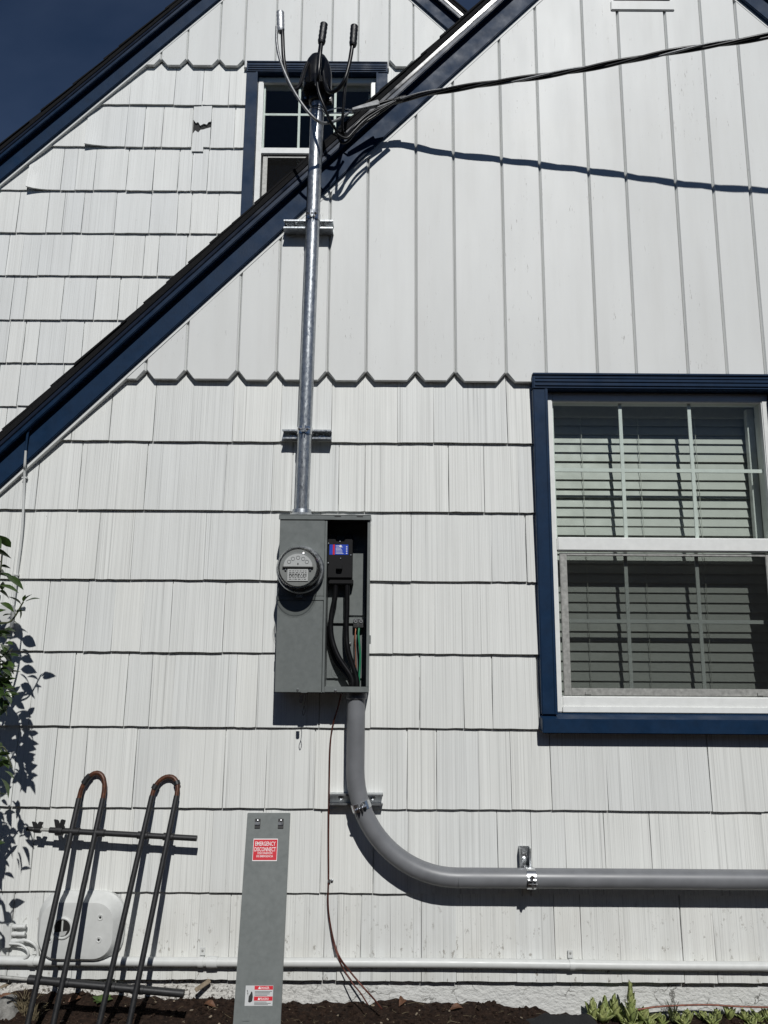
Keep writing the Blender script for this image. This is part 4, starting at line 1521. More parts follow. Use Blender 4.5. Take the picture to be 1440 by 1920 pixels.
def text_part(body, u, v, size, mat, parent, align='CENTER', h=.0018, width=None):
    cu_ = bpy.data.curves.new('t', 'FONT')
    cu_.body = body
    cu_.size = size
    cu_.align_x = align
    cu_.resolution_u = 2
    cu_.offset = size * 0.006
    ob = bpy.data.objects.new('t', cu_)
    col.objects.link(ob)
    bpy.context.view_layer.update()
    me = bpy.data.meshes.new_from_object(ob.evaluated_get(bpy.context.evaluated_depsgraph_get()))
    xs_ = [q.co.x for q in me.vertices]
    wd_ = max(xs_) - min(xs_)
    k = (width / wd_) if width else 1.0
    x0_ = (max(xs_) + min(xs_)) / 2
    mb = MB()
    base = cv(u, v, h)
    mb.add([base + rgt * (q.co.x - x0_) * k + lean * q.co.y for q in me.vertices], [tuple(p.vertices) for p in me.polygons])
    bpy.data.objects.remove(ob)
    bpy.data.curves.remove(cu_)
    bpy.data.meshes.remove(me)
    return build(mb, 'lettering', mat, parent)


s0, s1 = Lc - .172, Lc - .098
rl = build(cquad(.185, .745, s0 - .003, s1 + .003, .0003, .0008), 'sticker_border', M_INK, cvr)
rs = build(cquad(.195, .735, s0, s1, .0008, .0012), 'red_sticker', M_RED, cvr)
wl = wv_ * .54
text_part('EMERGENCY', .465, s1 - .0225, .0215, M_INK, rs, width=wl * .86)
text_part('DISCONNECT', .465, s1 - .0425, .0215, M_INK, rs, width=wl * .90)
text_part('DESCONEXIÓN', .465, s1 - .0525, .0105, M_INK, rs, width=wl * .62)
text_part('DE EMERGENCIA', .465, s1 - .0635, .0105, M_INK, rs, width=wl * .70)
d0_, d1_ = .052, .115
ws = build(cquad(.22, .81, d0_, d1_, .0003, .0008), 'warning_sticker', M_LBLW, cvr)
build(cquad(.41, .805, d1_ - .013, d1_ - .001, .0008, .0012), 'red_bar', M_RED, ws)
build(cquad(.41, .805, d0_ + .016, d0_ + .029, .0008, .0012), 'red_bar', M_RED, ws)
text_part('⚠ DANGER' if False else 'DANGER', .63, d1_ - .0105, .010, M_INK, ws, width=wv_ * .19)
text_part('PELIGRO', .63, d0_ + .0185, .010, M_INK, ws, width=wv_ * .19)
for zz_ in (d1_ - .0105, d0_ + .0185):
    tri = [cv(.49, zz_, .0014), cv(.54, zz_, .0014), cv(.515, zz_ + .0085, .0014)]
    build(MB().add(tri, [(0, 1, 2)]), 'warning_triangle', M_INK, ws)
for k in range(4):
    build(cquad(.42, random.uniform(.68, .79), d1_ - .019 - k * .004, d1_ - .0175 - k * .004, .0008, .0011), 'print_line', M_KINK, ws)
for k in range(3):
    build(cquad(.42, random.uniform(.68, .79), d0_ + .003 + k * .004, d0_ + .0045 + k * .004, .0008, .0011), 'print_line', M_KINK, ws)
hand = [(.29, .012), (.33, .010), (.375, .014), (.385, .028), (.37, .042), (.345, .045), (.33, .038), (.30, .030)]
build(MB().add([cv(u, d0_ + v, .0012) for u, v in hand], [tuple(range(len(hand)))]), 'hand_symbol', M_KINK, ws)
bolt_ = [(.25, .048), (.262, .050), (.285, .036), (.275, .036), (.30, .018), (.262, .040), (.272, .040)]
build(MB().add([cv(u, d0_ + v, .0012) for u, v in bolt_], [tuple(range(len(bolt_)))]), 'spark_symbol', M_KINK, ws)
build(cquad(.20, .34, .005, .032, .0003, .003), 'pull_tab', M_GREY, cvr, bevel=.001)

# ------------------------------------------------------------------ black tube rack (trellis)
trl = tag(empty('trellis', px(180, 1845, .2)), 'black tube garden trellis with rusty hoop tops leaning against the shingles', 'trellis')
topD, barD, lowD, endD = .055, .090, .235, .30


def leg_pts(top, bot):
    a = px(*top, topD)
    b = px(*bot, .285)
    dv = (b - a)
    e = a + dv * 1.12
    return a, e


loops = [((148, 1497), (52, 1920), (193, 1497), (100, 1920), 1449), ((285, 1492), (186, 1920), (331, 1492), (242, 1920), 1456)]
TRr = .0098
for (t0, b0_, t1, b1_, ytop) in loops:
    a0_, e0 = leg_pts(t0, b0_)
    a1_, e1 = leg_pts(t1, b1_)
    mid = (a0_ + a1_) / 2
    w_ = (a1_ - a0_)
    hw = w_.length / 2
    sx = w_.normalized()
    topz = px(t0[0] + 22, ytop, topD - .02)
    du = topz - mid
    du -= sx * du.dot(sx)
    sk = Vector(((a0_ - e0).normalized()))
    arc = []
    n = 12
    for i in range(n + 1):
        a = pi - pi * i / n
        arc.append(mid + sx * hw * cos(a) + (du + sk * 0.0) * sin(a) ** .8 + sx * .010 * sin(a))
    hp = build(MB().tube([a0_ - (a0_ - e0).normalized() * .01] + arc + [a1_ - (a1_ - e1).normalized() * .01], TRr * .95, 12), 'hoop', M_RUST, trl, smooth=True, angle=60)
    k = 4 if t0[0] < 200 else 8
    for j in ((2, 4),) if t0[0] < 200 else ((1, 2), (9, 10)):
        build(MB().tube(arc[j[0]:j[1] + 1], TRr * 1.35, 12), 'sleeve', M_IRON, hp, smooth=True, angle=60)
    build(MB().tube([a0_, e0], TRr * 1.1, 12), 'leg', M_IRON, trl, smooth=True, angle=60)
    build(MB().tube([a1_, e1], TRr * 1.1, 12), 'leg', M_IRON, trl, smooth=True, angle=60)
b0_, b1_ = px(52, 1554, barD), px(369, 1572, barD)
xb = b1_ - b0_
build(MB().tube([b0_ + xb * .13, b1_], .0112, 12), 'cross_bar', M_IRON, trl, smooth=True, angle=60)
build(MB().tube([b0_, b0_ + xb * .15], .0065, 10), 'threaded_rod', M_SCRF, trl, smooth=True, angle=60)
build(MB().tube([b0_ - xb * .005, b0_ + xb * .035], .009, 10), 'rod_end', M_IRON, trl, smooth=True, angle=60)
for q, sc_ in ((.06, .7), (.19, 1.0)):
    c = b0_ + xb * q
    kn = build(MB().lathe(c, xb, [(.004, -.012), (.019 * sc_, -.013), (.019 * sc_, .013), (.004, .012)], 10), 'wing_nut', M_IRON, trl, smooth=True, angle=40)
    for sg in (-1, 1):
        build(MB().hexa([c + V(sg * .004 - .008, .001, .006), c + V(sg * .004 + .010, .001, .006), c + V(sg * .004 + .010, .013, .006), c + V(sg * .004 - .008, .013, .006),
                         c + V(sg * .014 - .009, .002, .044 * sc_), c + V(sg * .014 + .009, .002, .040 * sc_), c + V(sg * .014 + .009, .011, .040 * sc_), c + V(sg * .014 - .009, .011, .044 * sc_)]), 'wing', M_IRON, kn, bevel=.002)
for xq in (140, 187, 268, 316):
    q = (xq - 52) / 317
    c = b0_ + xb * q
    build(MB().lathe(c, xb, [(.010, -.022), (.0145, -.02), (.0145, .02), (.010, .022)], 12), 'bar_collar', M_IRON, trl, smooth=True, angle=40)
l0_, l1_ = px(70, 1838, lowD), px(345, 1863, lowD - .01)
xl_ = l1_ - l0_
build(MB().tube([l0_, l1_], .0135, 12), 'cross_bar', M_IRON, trl, smooth=True, angle=60)
build(MB().tube([l0_ - xl_ * .32, l0_], .006, 10), 'threaded_rod', M_SCRF, trl, smooth=True, angle=60)
for xq in (65, 118, 205, 258):
    q = (xq - 70) / 275
    c = l0_ + xl_ * q
    build(MB().lathe(c, xl_, [(.011, -.024), (.0155, -.022), (.0155, .022), (.011, .024)], 12), 'bar_collar', M_IRON, trl, smooth=True, angle=40)

# ------------------------------------------------------------------ oval wall box
oc = px(147, 1741, .06)
OW, OH = .168, .128
ob = tag(empty('wall_box', V(oc.x, .02, oc.z - OH)), 'white oval plastic box with round port mounted low on the shingles', 'wall box')


def rrect(cx, cz, hw, hh, r, n=7):
    pts = []
    for (sx, sz, a0) in ((1, 1, 0), (-1, 1, 90), (-1, -1, 180), (1, -1, 270)):
        for i in range(n + 1):
            a = radians(a0 + 90 * i / n)
            pts.append((cx + sx * (hw - r) + r * cos(a), cz + sz * (hh - r) + r * sin(a)))
    return pts


lay = [(.018, 0, 0), (.034, 0, 0), (.038, .004, .001), (.042, .008, .002), (.070, .018, .006), (.082, .028, .010), (.0845, .045, .018)]
vs, fs = [], []
nn = 32
for d, ins, rr in lay:
    for x, z_ in rrect(oc.x, oc.z, OW - ins, OH - ins, .092 - ins * .75):
        vs.append(V(x, d, z_))
for j in range(len(lay) - 1):
    for i in range(nn):
        k2 = (i + 1) % nn
        fs.append((j * nn + i, j * nn + k2, (j + 1) * nn + k2, (j + 1) * nn + i))
fs.append(tuple(range((len(lay) - 1) * nn, len(lay) * nn)))
build(MB().add(vs, fs), 'housing', M_WPL, ob, smooth=True, angle=30)
for xx, yy in ((98, 1718), (188, 1720), (93, 1762), (185, 1762)):
    p = px(xx, yy, .085)
    build(MB().lathe(V(p.x, .0846, p.z), AX, [(.011, -.001), (.011, .002), (.008, .002), (.0065, .0005), (0, .0005)], 16), 'screw_boss', M_WPL, ob, smooth=True, angle=30)
    build(MB().lathe(V(p.x, .0852, p.z), AX, [(0, .0008), (.0045, .0008), (.0045, 0)], 10), 'screw_hole', M_KINK, ob)
p = px(117, 1740, .085)
pc = V(p.x, .0846, p.z)
port = build(MB().lathe(pc, AX, [(.040, -.001), (.040, .004), (.036, .006), (.032, .005), (.031, .0005)], 28), 'port_ring', M_WPL, ob, smooth=True, angle=30)
build(MB().lathe(pc, AX, [(.031, .0006), (0, .0006)], 24), 'port_recess', M_KINK, port)
build(MB().lathe(pc, AX, [(.030, .003), (0, .0035)], 24), 'port_glass', M_DOME, port)
build(MB().box(pc.x - .003, pc.x + .003, -pc.y + .001, -pc.y + .003, pc.z - .012, pc.z + .027), 'port_divider', M_WPL, port)
build(MB().prism([(pc.x - .026, pc.z - .016), (pc.x + .02, pc.z - .010), (pc.x + .012, pc.z - .026), (pc.x - .010, pc.z - .029)], -pc.y + .001, -pc.y + .0025), 'port_scale', M_LBLW, port)

# ------------------------------------------------------------------ painted pipe along the base
zp0 = px(700, 1806, .045).z
wp = tag(empty('base_pipe', V(0, .045, zp0)), 'long white painted pipe fixed along the bottom of the shingles', 'pipe')
pipe_pts = [V(-2.0, .044, zp0 + .05), V(-1.78, .044, zp0 + .035), V(-1.66, .044, zp0 + .010), V(-1.5, .044, zp0 + .001), V(-.8, .044, zp0), V(.3, .044, zp0 + .002), V(1.2, .044, zp0 - .002), V(2.7, .044, zp0)]
build(MB().tube(smooth_path(pipe_pts, 5), .0165, 16), 'tube', M_WPL, wp, smooth=True, angle=60)
for xx in (377, 1072, 60):
    p = px(xx, 1806, .045)
    build(MB().lathe(V(p.x, .044, zp0), (1, 0, 0), [(.0168, -.010), (.0192, -.010), (.0192, .010), (.0168, .010)], 16), 'strap', M_WPL, wp, smooth=True, angle=30)
    build(MB().box(p.x - .010, p.x + .010, .024, .028, zp0 + .016, zp0 + .045), 'strap_tab', M_WPL, wp, bevel=.001)
    build(MB().lathe(V(p.x, .028, zp0 + .034), AX, [(0, .003), (.0035, .0025), (.0045, 0)], 10), 'strap_screw', M_SCRF, wp, smooth=True)
build(MB().lathe(V(px(386, 1806, .045).x + .025, .044, zp0), (1, 0, 0), [(.0168, -.02), (.0200, -.02), (.0200, .02), (.0168, .02)], 16), 'coupling', M_WPL, wp, smooth=True, angle=30)

# ------------------------------------------------------------------ coax run at the left
coax = tag(empty('coax_cable', px(24, 1140, .030)), 'thin pale cable running down the left shingles from the eave', 'cable')
build(MB().tube(smooth_path([px(60, 798, .070), px(53, 810, .070), px(50, 830, .066), px(48.5, 845, .065)], 8), .0054, 10), 'painted_section', M_BLUE, coax, smooth=True, angle=50)
build(MB().tube(smooth_path([px(48.5, 844.5, .065), px(46.5, 872, .056), px(46, 884, .040), px(45, 920, .031), px(41, 1000, .030), px(31, 1085, .030), px(24, 1140, .030)], 8), .0052, 10), 'pale_section', M_WPL, coax, smooth=True, angle=50)
cc_ = [(47, 896), (31, 1078)]
for i, (xx, yy) in enumerate(cc_):
    p = px(xx, yy, .030)
    cl_ = MB().box(p.x - .012, p.x + .010, .023, .038, p.z - .004, p.z + .004)
    tag(build(cl_, 'cable_clip', M_WPL, bevel=.001), ['small white clip on the pale cable just under the eave', 'small white clip on the pale cable above the shrub'][i], 'cable clip', 'clips on the pale cable')
jb = px(11, 1153, .05)
jbo = tag(empty('junction_box', V(jb.x, .024, jb.z - .05)), 'small grey junction box half hidden behind the shrub leaves', 'junction box')
build(MB().box(jb.x - .03, jb.x + .025, .024, .060, jb.z - .055, jb.z + .040), 'body', M_WPL, jbo, bevel=.004)
build(MB().box(jb.x - .032, jb.x + .027, .060, .066, jb.z - .057, jb.z + .042), 'lid', M_WPL, jbo, bevel=.002)
# splitter with plugs
sp_ = px(14, 1760, .05)
spl = tag(empty('coax_splitter', V(sp_.x, .024, sp_.z - .03)), 'white painted coaxial splitter with stub plugs at the lower left', 'cable splitter')
build(MB().box(sp_.x - .022, sp_.x + .012, .026, .050, sp_.z - .035, sp_.z + .050), 'body', M_WPL, spl, bevel=.003)
for yy in (1738, 1752, 1765):
    p = px(20, yy, .045)
    build(MB().lathe(V(sp_.x + .012, .040, p.z), (1, 0, 0), [(.0075, 0), (.009, .004), (.009, .016), (.0075, .018), (.0075, .040), (.009, .042), (.009, .050), (.003, .052)], 12), 'plug', M_WPL, spl, smooth=True, angle=30)
cable('coax_jumper', [px(28, 1765, .042), px(48, 1763, .045), px(62, 1769, .045), px(70, 1780, .040), px(71, 1800, .034), px(70, 1812, .03)], .0052, M_WPL,
      'short pale coaxial cable curving from the splitter toward the oval box', 'cable')
cable('coax_loop', [px(18, 1769, .05), px(38, 1771, .055), px(50, 1780, .06), px(53, 1790, .06), px(47, 1797, .055), px(36, 1796, .045), px(22, 1793, .04)], .0042, M_WPL,
      'small loop of pale cable below the splitter', 'cable')

# ------------------------------------------------------------------ ground wire down the wall
gw_pts = [px(640, 1300, .075), px(634, 1325, .055), px(624, 1360, .036), px(619, 1400, .031), px(617, 1480, .030), px(616, 1560, .030), px(616, 1640, .030), px(615, 1690, .030), px(618, 1725, .032),
          px(626, 1765, .040), px(637, 1795, .062), px(655, 1820, .062), px(680, 1850, .080), px(700, 1872, .11), px(716, 1892, .15)]
cable('ground_wire', gw_pts, .0032, M_CU, 'dark copper ground wire dropping from the panel to the soil', 'wire', None, 8)
cable('ground_wire', [px(618, 1728, .030), px(624, 1765, .034), px(634, 1795, .062), px(645, 1818, .066), px(662, 1845, .09), px(676, 1862, .11), px(690, 1884, .14)], .0026, M_CU,
      'second thinner dark wire splitting off beside the ground wire near the soil', 'wire', None, 8)
p = px(617, 1652, .032)
gc = tag(empty('wire_clip', V(p.x, .028, p.z)), 'small zinc clip holding the dark ground wire to a shingle', 'wire clip')
build(MB().lathe(V(p.x, .030, p.z), (0, 0, 1), [(.0042, -.005), (.0062, -.005), (.0062, .005), (.0042, .005)], 12), 'band', M_CHROME, gc, smooth=True)
build(MB().lathe(V(p.x + .011, .024, p.z), AX, [(.0055, 0), (.0055, .004), (0, .0065)], 10), 'screw', M_CHROME, gc, smooth=True)
cable('copper_wire', [px(1196, 1893, .05), px(1240, 1887, .045), px(1320, 1884, .045), px(1380, 1887, .05), px(1450, 1889, .055)], .0036, M_CUG,
      'bare copper wire lying on the soil against the foundation at the right', 'wire', None, 8)

# ------------------------------------------------------------------ shrub at the left edge
def leaf_mesh(L, Wd, bend=.15, fold=.18, n=5):
    vs, fs = [], []
    for i in range(n + 1):
        t_ = i / n
        w = Wd * sin(pi * min(1, t_ ** .8)) * .5 + (.0006 if 0 < i < n else .0003)
        x = L * t_
        z_ = -bend * L * t_ * t_
        vs += [Vector((x, -w, z_ + w * fold * 2)), Vector((x, 0, z_)), Vector((x, w, z_ + w * fold * 2))]
    for i in range(n):
        fs += [(3 * i, 3 * i + 1, 3 * i + 4, 3 * i + 3), (3 * i + 1, 3 * i + 2, 3 * i + 5, 3 * i + 4)]
    me = bpy.data.meshes.new('leaf')
    me.from_pydata(vs, [], fs)
    me.polygons.foreach_set('use_smooth', [True] * len(me.polygons))
    return me


def add_leaf(me, loc, dirv, roll, parent, s=1.0, name='leaf'):
    o = bpy.data.objects.new(name, me)
    col.objects.link(o)
    dirv = Vector(dirv).normalized()
    q = dirv.to_track_quat('X', 'Z') @ Matrix.Rotation(roll, 3, 'X').to_quaternion()
    o.rotation_mode = 'QUATERNION'
    o.rotation_quaternion = q
    o.scale = (s, s, s)
    put(o, Vector(loc), parent)
    return o


LM = [leaf_mesh(.062, .030), leaf_mesh(.075, .034, .25), leaf_mesh(.052, .024, .1)]
for m_ in LM:
    m_.materials.append(M_LEAF)
shrub = tag(empty('shrub', V(-1.86, .40, -.1)), 'leafy green shrub at the left edge casting shadows on the shingles', 'shrub')
stems = []


def stem(pts, r=.004):
    pts = smooth_path(pts, 6)
    build(MB().tube(pts, [r * (1 - .6 * i / (len(pts) - 1)) for i in range(len(pts))], 7), 'stem', M_STEM, shrub, smooth=True)
    return pts


rs_ = random.Random(21)
root = V(-1.95, .42, -.1)
main = [stem([root, px(-95, 1750, .42), px(-80, 1500, .42), px(-60, 1300, .40), px(-20, 1180, .37), px(20, 1165, .34), px(44, 1128, .33)], .007),
        stem([root, px(-120, 1600, .45), px(-75, 1350, .42), px(-40, 1210, .38), px(-10, 1120, .36), px(0, 1075, .35), px(4, 1040, .35)], .007),
        stem([root + V(.05, .05, 0), px(-100, 1640, .45), px(-60, 1500, .42), px(-25, 1430, .40), px(5, 1400, .39), px(22, 1440, .38)], .006),
        stem([root, px(-130, 1400, .48), px(-110, 1200, .46), px(-70, 1060, .42), px(-50, 1020, .4)], .006),
        stem([root, px(-140, 1650, .5), px(-110, 1520, .46), px(-50, 1600, .40), px(-20, 1580, .38)], .006),
        stem([px(-75, 1350, .42), px(-40, 1290, .40), px(-5, 1240, .38), px(25, 1215, .36)], .004)]
# twig with the young leaves that stands out against the wall
for (xx, yy, dx, dz, s) in [(44, 1128, .2, 1, .45), (46, 1126, .7, .9, .5), (40, 1134, -.6, .6, .75), (48, 1128, 1, .45, .75), (30, 1148, 1, .25, .7), (22, 1162, .9, -.5, .6), (36, 1140, .4, -1, .7)]:
    add_leaf(rs_.choice(LM), px(xx, yy, .335), (dx, -.15, dz), rs_.uniform(-.5, .5), shrub, s)
for (xx, yy, dx, dz, s) in [(2, 1062, 1, -.1, .9), (0, 1075, 1, -.25, .95), (0, 1098, 1, -.15, .95), (-2, 1108, 1, -.4, .8), (0, 1130, .9, -.3, .9), (5, 1155, 1, .3, .7), (-8, 1190, 1, .2, 1.0), (0, 1195, 1, .15, .8),
                           (4, 1215, 1, -.4, .9), (10, 1205, 1, -.1, .8), (-5, 1235, 1, -.3, .9), (15, 1228, 1, 0, .8), (-10, 1260, 1, -.5, .9), (5, 1418, .8, -1, 1), (-4, 1440, .8, .6, 1), (8, 1445, 1, -.5, 1),
                           (2, 1460, .9, -.9, 1), (-8, 1470, .7, -1, 1), (-4, 1400, .4, -1, .9), (-12, 1385, .8, -.6, .8)]:
    add_leaf(rs_.choice(LM), px(xx, yy, .36), (dx, rs_.uniform(-.5, .1), dz), rs_.uniform(-.8, .8), shrub, s)
fol = MB()          # the shrub's inner leaves beyond the picture edge, one mass
for st in main:
    for p_ in st[len(st) // 4:]:
        for _ in range(5):
            o_ = Vector((rs_.gauss(.016, .038), rs_.gauss(0, .05), rs_.gauss(0, .035)))
            q_ = p_ + o_
            if q_.y > -.10 or q_.x > -1.46 or rs_.random() < .35:
                continue
            lm_ = rs_.choice(LM)
            dv_ = Vector((rs_.uniform(-.5, 1), rs_.uniform(-1, .5), rs_.uniform(-.8, .5))).normalized()
            qq_ = dv_.to_track_quat('X', 'Z') @ Matrix.Rotation(rs_.uniform(-1, 1), 3, 'X').to_quaternion()
            sc_ = rs_.uniform(.75, 1.15)
            fol.add([q_ + qq_ @ (v_.co * sc_) for v_ in lm_.vertices], [tuple(f_.vertices) for f_ in lm_.polygons])
kind(build(fol, 'foliage', M_LEAF, shrub, smooth=True, angle=180), 'stuff')

for _ in range(120):
    xx = -35 + 66 * rs_.random() ** 1.5
    yy = rs_.uniform(1178, 1330) if rs_.random() < .7 else rs_.uniform(1390, 1490)
    if yy > 1380:
        xx -= 12
    add_leaf(rs_.choice(LM), px(xx - 14, yy, rs_.uniform(.30, .42)), (rs_.uniform(.1, 1), rs_.uniform(-.8, .5), rs_.uniform(-.9, .4)), rs_.uniform(-1, 1), shrub, rs_.uniform(.6, .95))

for _ in range(34):
    add_leaf(rs_.choice(LM), px(rs_.uniform(-85, -22), rs_.uniform(1400, 1660), rs_.uniform(.30, .42)), (rs_.uniform(-.2, 1), rs_.uniform(-.8, .5), rs_.uniform(-1, .3)), rs_.uniform(-1, 1), shrub, rs_.uniform(.8, 1.15))
for _ in range(26):
    add_leaf(rs_.choice(LM), px(rs_.uniform(-32, 8), rs_.uniform(1190, 1310), rs_.uniform(.31, .40)), (rs_.uniform(.2, 1), rs_.uniform(-.8, .2), rs_.uniform(-.8, .3)), rs_.uniform(-.8, .8), shrub, rs_.uniform(.75, 1.0))

# ------------------------------------------------------------------ succulents at the right
SM = []
for L_, W_ in ((.036, .022), (.044, .021), (.030, .022)):
    vs, fs = [], []
    n = 5
    for i in range(n + 1):
        t_ = i / n
        w = W_ * .5 * (sin(pi * (.12 + .88 * t_) ** 1.1) ** .8 if 0 < i < n else (.45 if i == 0 else .02))
        x = L_ * t_
        z_ = .16 * L_ * t_ * t_
        th = .004 * (1 - t_ * .8)
        vs += [Vector((x, -w, z_ + w * .5)), Vector((x, 0, z_ - th * .2)), Vector((x, w, z_ + w * .5)), Vector((x, 0, z_ - th))]
    for i in range(n):
        for a, b in ((0, 1), (1, 2), (2, 3), (3, 0)):
            fs.append((4 * i + a, 4 * i + b, 4 * i + 4 + b, 4 * i + 4 + a))
    fs.append((0, 1, 2, 3))
    me = bpy.data.meshes.new('leaf')
    me.from_pydata(vs, [], fs)
    me.polygons.foreach_set('use_smooth', [True] * len(me.polygons))
    me.materials.append(M_SUCC)
    SM.append(me)

rp = random.Random(5)


def rosette(base, n, size, label, tall=0.0, layers=3):
    r_ = tag(empty('succulent', base), label, 'succulent', 'succulents along the foundation')
    if tall:
        build(MB().tube([base - Vector((0, 0, .02)), base + Vector((0, 0, tall))], [.006, .004], 8), 'stalk', M_STEM, r_, smooth=True)
    for i in range(n):
        k = i / max(1, n - 1)
        a = i * 2.39996 + rp.uniform(-.2, .2)
        el = .25 + 1.15 * k + rp.uniform(-.1, .1)
        if tall:
            el = .95 + .5 * k
        zz = tall * (k ** .9) if tall else .012 * k
        s = size * (1.15 - .5 * k) * rp.uniform(.85, 1.1)
        dv = Vector((cos(a) * cos(el), sin(a) * cos(el), sin(el)))
        add_leaf(rp.choice(SM), base + Vector((cos(a) * .004, sin(a) * .004, zz)), dv, 0, r_, s)
    return r_


def gp(x, y):
    """a photo pixel on the soil near the wall"""
    best = None
    for i in range(4, 60):
        d = i * .01
        p_ = px(x, y, d)
        e = abs(p_.z - soil_h(p_.x, d))
        if best is None or e < best[0]:
            best = (e, d)
    p_ = px(x, y, best[1])
    return V(p_.x, best[1], soil_h(p_.x, best[1]))


rosette(V(px(1183, 1880, .10).x, .10, -.085), 46, 1.15, 'tall columnar pale green succulent spike in front of the foundation', .125)
spots = [(1112, 1888, 1.2, .05), (1135, 1893, 1.3, .06), (1152, 1885, 1.3, .07), (1165, 1905, 1.5, 0), (1205, 1905, 1.4, 0), (1128, 1915, 1.5, 0), (1240, 1912, 1.3, 0), (1265, 1905, 1.3, .03),
         (1290, 1908, 1.3, .03), (1318, 1912, 1.2, 0), (1345, 1897, 1.35, .03), (1368, 1905, 1.4, .02), (1395, 1910, 1.3, 0), (1420, 1908, 1.3, 0), (1440, 1895, 1.5, .04), (1282, 1922, 1.3, 0), (1335, 1922, 1.4, 0), (1410, 1924, 1.4, 0),
         (1220, 1925, 1.4, 0), (1180, 1925, 1.4, 0)]
ords = ['first', 'second', 'third', 'fourth', 'fifth', 'sixth', 'seventh', 'eighth', 'ninth', 'tenth', 'eleventh', 'twelfth', 'thirteenth', 'fourteenth', 'fifteenth', 'sixteenth', 'seventeenth', 'eighteenth', 'nineteenth', 'twentieth']
order = sorted(range(len(spots)), key=lambda i: spots[i][0])
for rank, i in enumerate(order):
    xx, yy, s, tl_ = spots[i]
    b_ = gp(xx, yy)
    if xx > 1215:
        s, tl_ = s * .72, tl_ * .5
    rosette(b_ + Vector((0, 0, -.006)), 20 if not tl_ else 24, s, 'low green succulent rosette, %s from the left in the bed' % ords[rank], tl_)

# ------------------------------------------------------------------ small things on the soil
fb = MB()
nx, ny = 16, 8
for j in range(ny + 1):
    for i in range(nx + 1):
        u, v_ = i / nx, j / ny
        a = px(985 + 122 * u, 1872 - 4 * sin(pi * u) + 6 * u, .11)
        x = a.x + .01 * sin(7 * v_)
        d = .085 + .28 * v_ + .03 * u + .02 * noise.noise(Vector((u * 4, v_ * 4, 1)))
        z_ = -.050 - .09 * v_ ** 1.5 - .02 * (1 - u) * v_ + .012 * noise.noise(Vector((u * 5, v_ * 5, 4))) + (-.03 * (1 - u) ** 3)
        fb.v.append(V(x, d, z_))
for j in range(ny):
    for i in range(nx):
        o_ = j * (nx + 1) + i
        fb.f.append((o_, o_ + 1, o_ + nx + 2, o_ + nx + 1))
nv = len(fb.v)
fb.v += [p_ + Vector((0, .004, -.006)) for p_ in fb.v]
fb.f += [tuple(i + nv for i in q_[::-1]) for q_ in fb.f]
edge = [i for i in range(nx + 1)]
fb.f += [(i, i + nv, i + 1 + nv, i + 1) for i in range(nx)]
tag(build(fb, 'landscape_fabric', M_FAB, smooth=True, angle=60), 'black landscape fabric edge poking out of the soil beside the succulents', 'landscape fabric')


def rock(c, s, seed, mat, name):
    bm = bmesh.new()
    bmesh.ops.create_icosphere(bm, subdivisions=3, radius=1)
    for v_ in bm.verts:
        n_ = noise.fractal(v_.co * 1.1 + Vector((seed, 0, 0)), 1, 2, 4)
        v_.co *= 1 + .38 * n_
        v_.co = Vector((v_.co.x * s[0], v_.co.y * s[1], v_.co.z * s[2])) + c
    mb = MB()
    bm.verts.index_update()
    mb.add([v_.co.copy() for v_ in bm.verts], [tuple(v_.index for v_ in f_.verts) for f_ in bm.faces])
    bm.free()
    return build(mb, name, mat, smooth=True, angle=35)


b_ = gp(8, 1895)
tag(rock(b_ + Vector((0, 0, .0)), (.055, .05, .045), 3, M_STONE, 'stone'), 'rough grey stone on the soil at the lower left corner', 'stone')

# clods: uncountable crumbs of soil and litter
rc = random.Random(11)
cm = MB()
for i in range(4200):
    x = rc.uniform(-1.8, 1.8)
    d = rc.uniform(.0, .55)
    s = rc.uniform(.002, .009) * (1.6 if rc.random() < .1 else 1)
    z_ = soil_h(x, d)
    c = V(x, d, z_ + s * .3)
    base = [Vector((1, 0, 0)), Vector((-1, 0, 0)), Vector((0, 1, 0)), Vector((0, -1, 0)), Vector((0, 0, 1)), Vector((0, 0, -1))]
    vs = [c + Vector((p_.x * rc.uniform(.6, 1.4), p_.y * rc.uniform(.6, 1.4), p_.z * rc.uniform(.5, 1.1))) * s for p_ in base]
    cm.add(vs, [(0, 2, 4), (2, 1, 4), (1, 3, 4), (3, 0, 4), (2, 0, 5), (1, 2, 5), (3, 1, 5), (0, 3, 5)])
kind(tag(build(cm, 'soil_clods', M_SOIL), 'crumbs of dark soil scattered over the flower bed', 'soil'), 'stuff')
lt = MB()
for i in range(260):
    x = rc.uniform(-1.75, 1.75)
    if .62 < x < .8 and False:
        continue
    d = rc.uniform(.02, .5)
    a = rc.uniform(0, 2 * pi)
    L_ = rc.uniform(.015, .07)
    p0 = V(x, d, soil_h(x, d) + .004)
    p1 = p0 + Vector((cos(a), sin(a) * .6, rc.uniform(-.1, .35))) * L_ * .5
    p2 = p1 + Vector((cos(a + rc.uniform(-.7, .7)), sin(a) * .6, rc.uniform(-.4, .2))) * L_ * .5
    lt.tube([p0, p1, p2], rc.uniform(.0003, .0008), 4)
kind(tag(build(lt, 'plant_litter', M_STRAW), 'dry roots and straw littering the dark soil', 'plant litter'), 'stuff')
chips = MB()
for i in range(220):
    x = rc.uniform(-1.75, 1.75)
    d = rc.uniform(.02, .5)
    s = rc.uniform(.0015, .007)
    c = V(x, d, soil_h(x, d) + .003)
    a = rc.uniform(0, 6)
    chips.obox(c, Vector((cos(a), sin(a), .2)) * s, Vector((-sin(a), cos(a), rc.uniform(-.3, .3))) * s * .5, Vector((0, 0, .0012)))
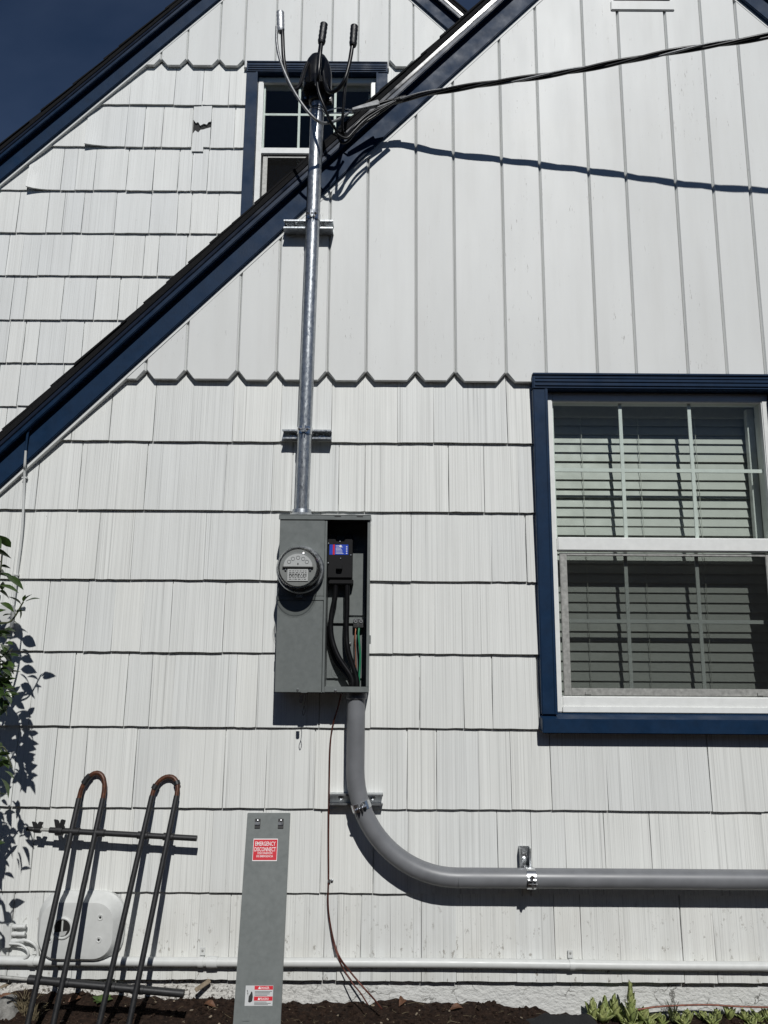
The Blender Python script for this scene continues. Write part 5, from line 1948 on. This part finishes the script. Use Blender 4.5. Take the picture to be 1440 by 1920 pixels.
kind(tag(build(chips, 'bark_chips', M_WOOD), 'pale bark chips and pebbles strewn on the soil', 'bark chips'), 'stuff')


def dead_leaf(x, y, L_, ang, label, seed):
    b = gp(x, y)
    r_ = random.Random(seed)
    vs, fs = [], []
    n = 6
    for i in range(n + 1):
        t_ = i / n
        w = L_ * .22 * sin(pi * t_) * r_.uniform(.8, 1.1) + .0005
        c = Vector((L_ * (t_ - .5), 0, .012 * sin(pi * t_) + .006))
        vs += [c + Vector((0, -w, .35 * w)), c, c + Vector((0, w, .5 * w))]
    for i in range(n):
        fs += [(3 * i, 3 * i + 1, 3 * i + 4, 3 * i + 3), (3 * i + 1, 3 * i + 2, 3 * i + 5, 3 * i + 4)]
    R_ = Matrix.Rotation(ang, 3, 'Z') @ Matrix.Rotation(.35, 3, 'X')
    m0 = MB().add([b + R_ @ v_ for v_ in vs], fs)
    nv_ = len(m0.v)
    m0.v += [p_ - Vector((0, 0, .0012)) for p_ in m0.v]
    m0.f += [tuple(i + nv_ for i in q_[::-1]) for q_ in m0.f]
    return tag(build(m0, 'dry_leaf', M_DRYL, smooth=True), label, 'dry leaf', 'dry leaves on the soil')


dead_leaf(12, 1858, .075, .2, 'rust brown dry leaf beside the grey stone', 1)
dead_leaf(395, 1856, .055, -.4, 'small curled brown leaf right of the trellis feet', 2)
dead_leaf(140, 1862, .06, .9, 'curled brown leaf between the first two trellis legs', 3)
dead_leaf(855, 1873, .055, .3, 'tan dry leaf lying left of the landscape fabric', 4)
dead_leaf(752, 1862, .06, 1.2, 'pale dry leaf standing against the foundation right of the ground wire', 5)


def stick(p0, p1, w, h, label):
    dv = (p1 - p0)
    sd = dv.cross(Vector((0, -1, 0))).normalized()
    nn_ = dv.cross(sd).normalized()
    tag(build(MB().obox((p0 + p1) / 2, dv / 2, sd * w, nn_ * h), 'wood_scrap', M_WOOD, bevel=.002), label, 'wood scrap', 'wood scraps on the soil')


stick(px(366, 1857, .05), px(394, 1838, .02), .008, .004, 'pale splinter of wood leaning on the foundation right of the trellis')
stick(px(0, 1852, .22), px(22, 1842, .20), .005, .003, 'thin pale stick lying at the far left under the pipe')

# grass tufts and a weed
def tuft(x, y, n, h, mat, name, label, cat, spread=.6):
    b = gp(x, y)
    mb = MB()
    for i in range(n):
        a = rc.uniform(0, 2 * pi)
        t_ = rc.uniform(.1, spread)
        hh = h * rc.uniform(.5, 1)
        p0 = b + Vector((rc.uniform(-.015, .015), rc.uniform(-.015, .015), -.004))
        dv = Vector((cos(a) * t_, sin(a) * t_, 1))
        pts = [p0, p0 + dv * hh * .5, p0 + dv * hh * .85 + Vector((cos(a), sin(a), -.2)) * hh * .25 * t_, p0 + dv * hh + Vector((cos(a), sin(a), -.5)) * hh * .5 * t_]
        mb.tube(pts, [.0014, .0012, .0008, .0003], 4)
    return tag(build(mb, name, mat), label, cat)


tuft(45, 1900, 40, .095, M_STRAW, 'grass_tuft', 'dry yellow grass tuft beside the grey stone', 'grass')
tuft(62, 1915, 30, .085, M_STRAW, 'grass_tuft', 'dry grass tuft between the first two trellis legs', 'grass')
tuft(1262, 1888, 26, .09, M_STEM, 'grass_tuft', 'thin dark weed stalks against the foundation above the succulents', 'grass', .35)
wb_ = gp(190, 1872)
weed = tag(empty('weed', wb_), 'small bright green weed under the lower trellis bar', 'weed')
WM = leaf_mesh(.045, .030, .2, .1)
WM.materials.append(M_GRASS)
for i in range(7):
    a = i * .9
    add_leaf(WM, wb_ + Vector((0, 0, .006)), (cos(a), sin(a), .45), .1, weed, rc.uniform(.6, 1.1))
